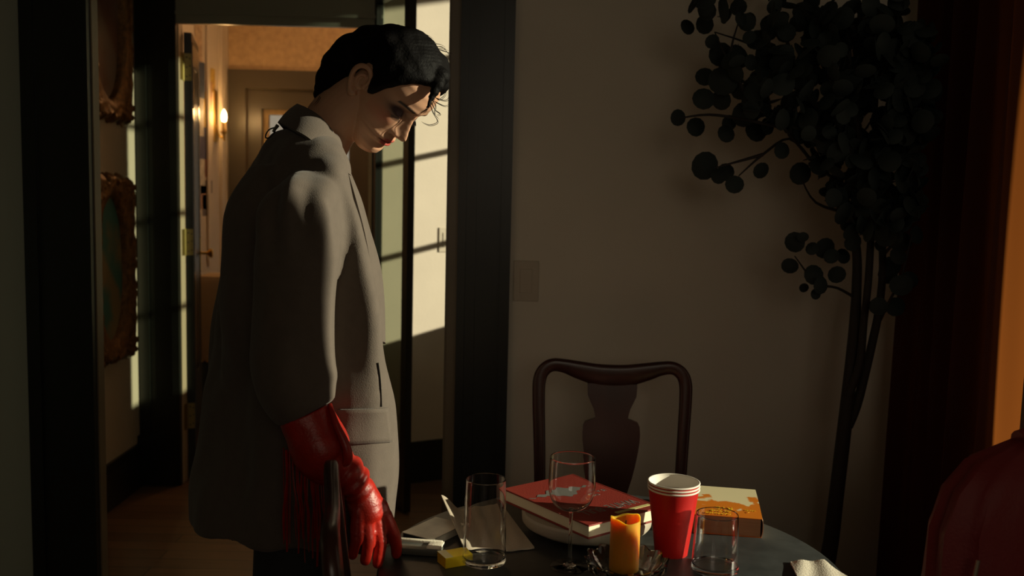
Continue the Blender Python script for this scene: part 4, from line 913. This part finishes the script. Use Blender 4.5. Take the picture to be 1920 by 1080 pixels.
displace(glove.data, lambda p: -.0006*abs(noise.noise(Vector((p.x*60, p.y*60, p.z*110)))) + .0034*noise.noise(Vector((p.x*22, p.y*22, p.z*26)))*(p.z > .84))
world_child(glove, per)
# raised outer seam ridge of the gauntlet
rg_ = MB().tube([P(618, 758, 1.592), P(630, 795, 1.575), P(648, 835, 1.566), P(652, 862, 1.566), P(640, 873, 1.568)], [.004, .006, .008, .008, .004], 10, res=6)
world_child(rg_.build('gauntlet_fold', M_leather), per)
random.seed(11)
for k in range(30):
    t = k/29; px = 532+112*t+random.uniform(-2, 2); py = 838+45*t+random.uniform(-4, 6); Yk = 1.575+.05*random.random()
    ln = random.uniform(150, 215) - 30*t; x1 = px+random.uniform(-6, 10)
    fs = MB(); pts = [P(px, py, Yk), P(px+random.uniform(-3, 3), py+ln*.35, Yk), P(x1, py+ln*.7, Yk), P(x1+random.uniform(-3, 3), py+ln, Yk)]
    fs.tube(pts, [.0030, .0028, .0028, .0022], 6, res=4, flat=.35, ref=(1, random.uniform(-.8, .8), 0)); world_child(fs.build('fringe_strand', M_leather), per)
# far glove (left hand), relaxed
gl2 = MB(); gl2.tube([P(530, 785, 2.08), P(535, 840, 2.07), P(542, 890, 2.06), P(545, 930, 2.06)], [.05, .048, .034, .036], 24, res=4)
for k in range(4): chain(gl2, [P(535+8*k, 930, 2.05+.012*k), P(534+8*k, 975, 2.05+.012*k), P(540+8*k, 1015-4*abs(k-1.5), 2.05+.012*k)], [.012, .0105, .009])
chain(gl2, [P(560, 905, 2.05), P(572, 940, 2.04), P(575, 965, 2.04)], [.013, .012, .010])
g2o = gl2.build('glove', M_leather); remesh(g2o, .004, 3); world_child(g2o, per)
# trousers, shoes
for sy, yy in ((1, 1.80), (-1, 1.95)):
    xx = P(560, 1000, 1.85).x
    t_ = MB().tube([(xx+.01, yy+.03, .90), (xx, yy, .55), (xx+.01, yy, .25), (xx+.0, yy, .05)], [.08, .078, .07, .072], 28, res=5).build('trouser_leg', M_trouser); world_child(t_, per)
    s2 = MB().tube([(xx-.05, yy, .045), (xx+.02, yy, .05), (xx+.09, yy, .042), (xx+.17, yy, .034), (xx+.20, yy, .03)], [.038, .044, .040, .034, .022], 18, res=4, flat=.9, ref=(0, 0, 1)).build('shoe', M_shoe)
    for v in s2.data.vertices: v.co.z = max(v.co.z, .001)
    world_child(s2, per)
# clips fastened at the back of the collar
cp = P(513, 243, 1.86)
clp = thing('garment_clip', 'small black and silver clip gathering the coat behind the collar', 'clip', cp)
dd = (P(498, 262, 1.86)-P(528, 230, 1.86)).normalized(); nn_ = Vector((-dd.z, 0, dd.x))
W(MB().tube([cp-dd*.012, cp+dd*.004+nn_*.002], [.0065, .004], 8, flat=.6), 'clip_jaw', mat('steel', (.6, .58, .54), .25, 1), clp)
for s_ in (-1, 1): W(MB().tube([cp-dd*.006, cp+dd*.006+nn_*s_*.006, cp+dd*.018+nn_*s_*.004, cp+dd*.022], .0014, 6, res=4), 'clip_handle', M_sash, clp)
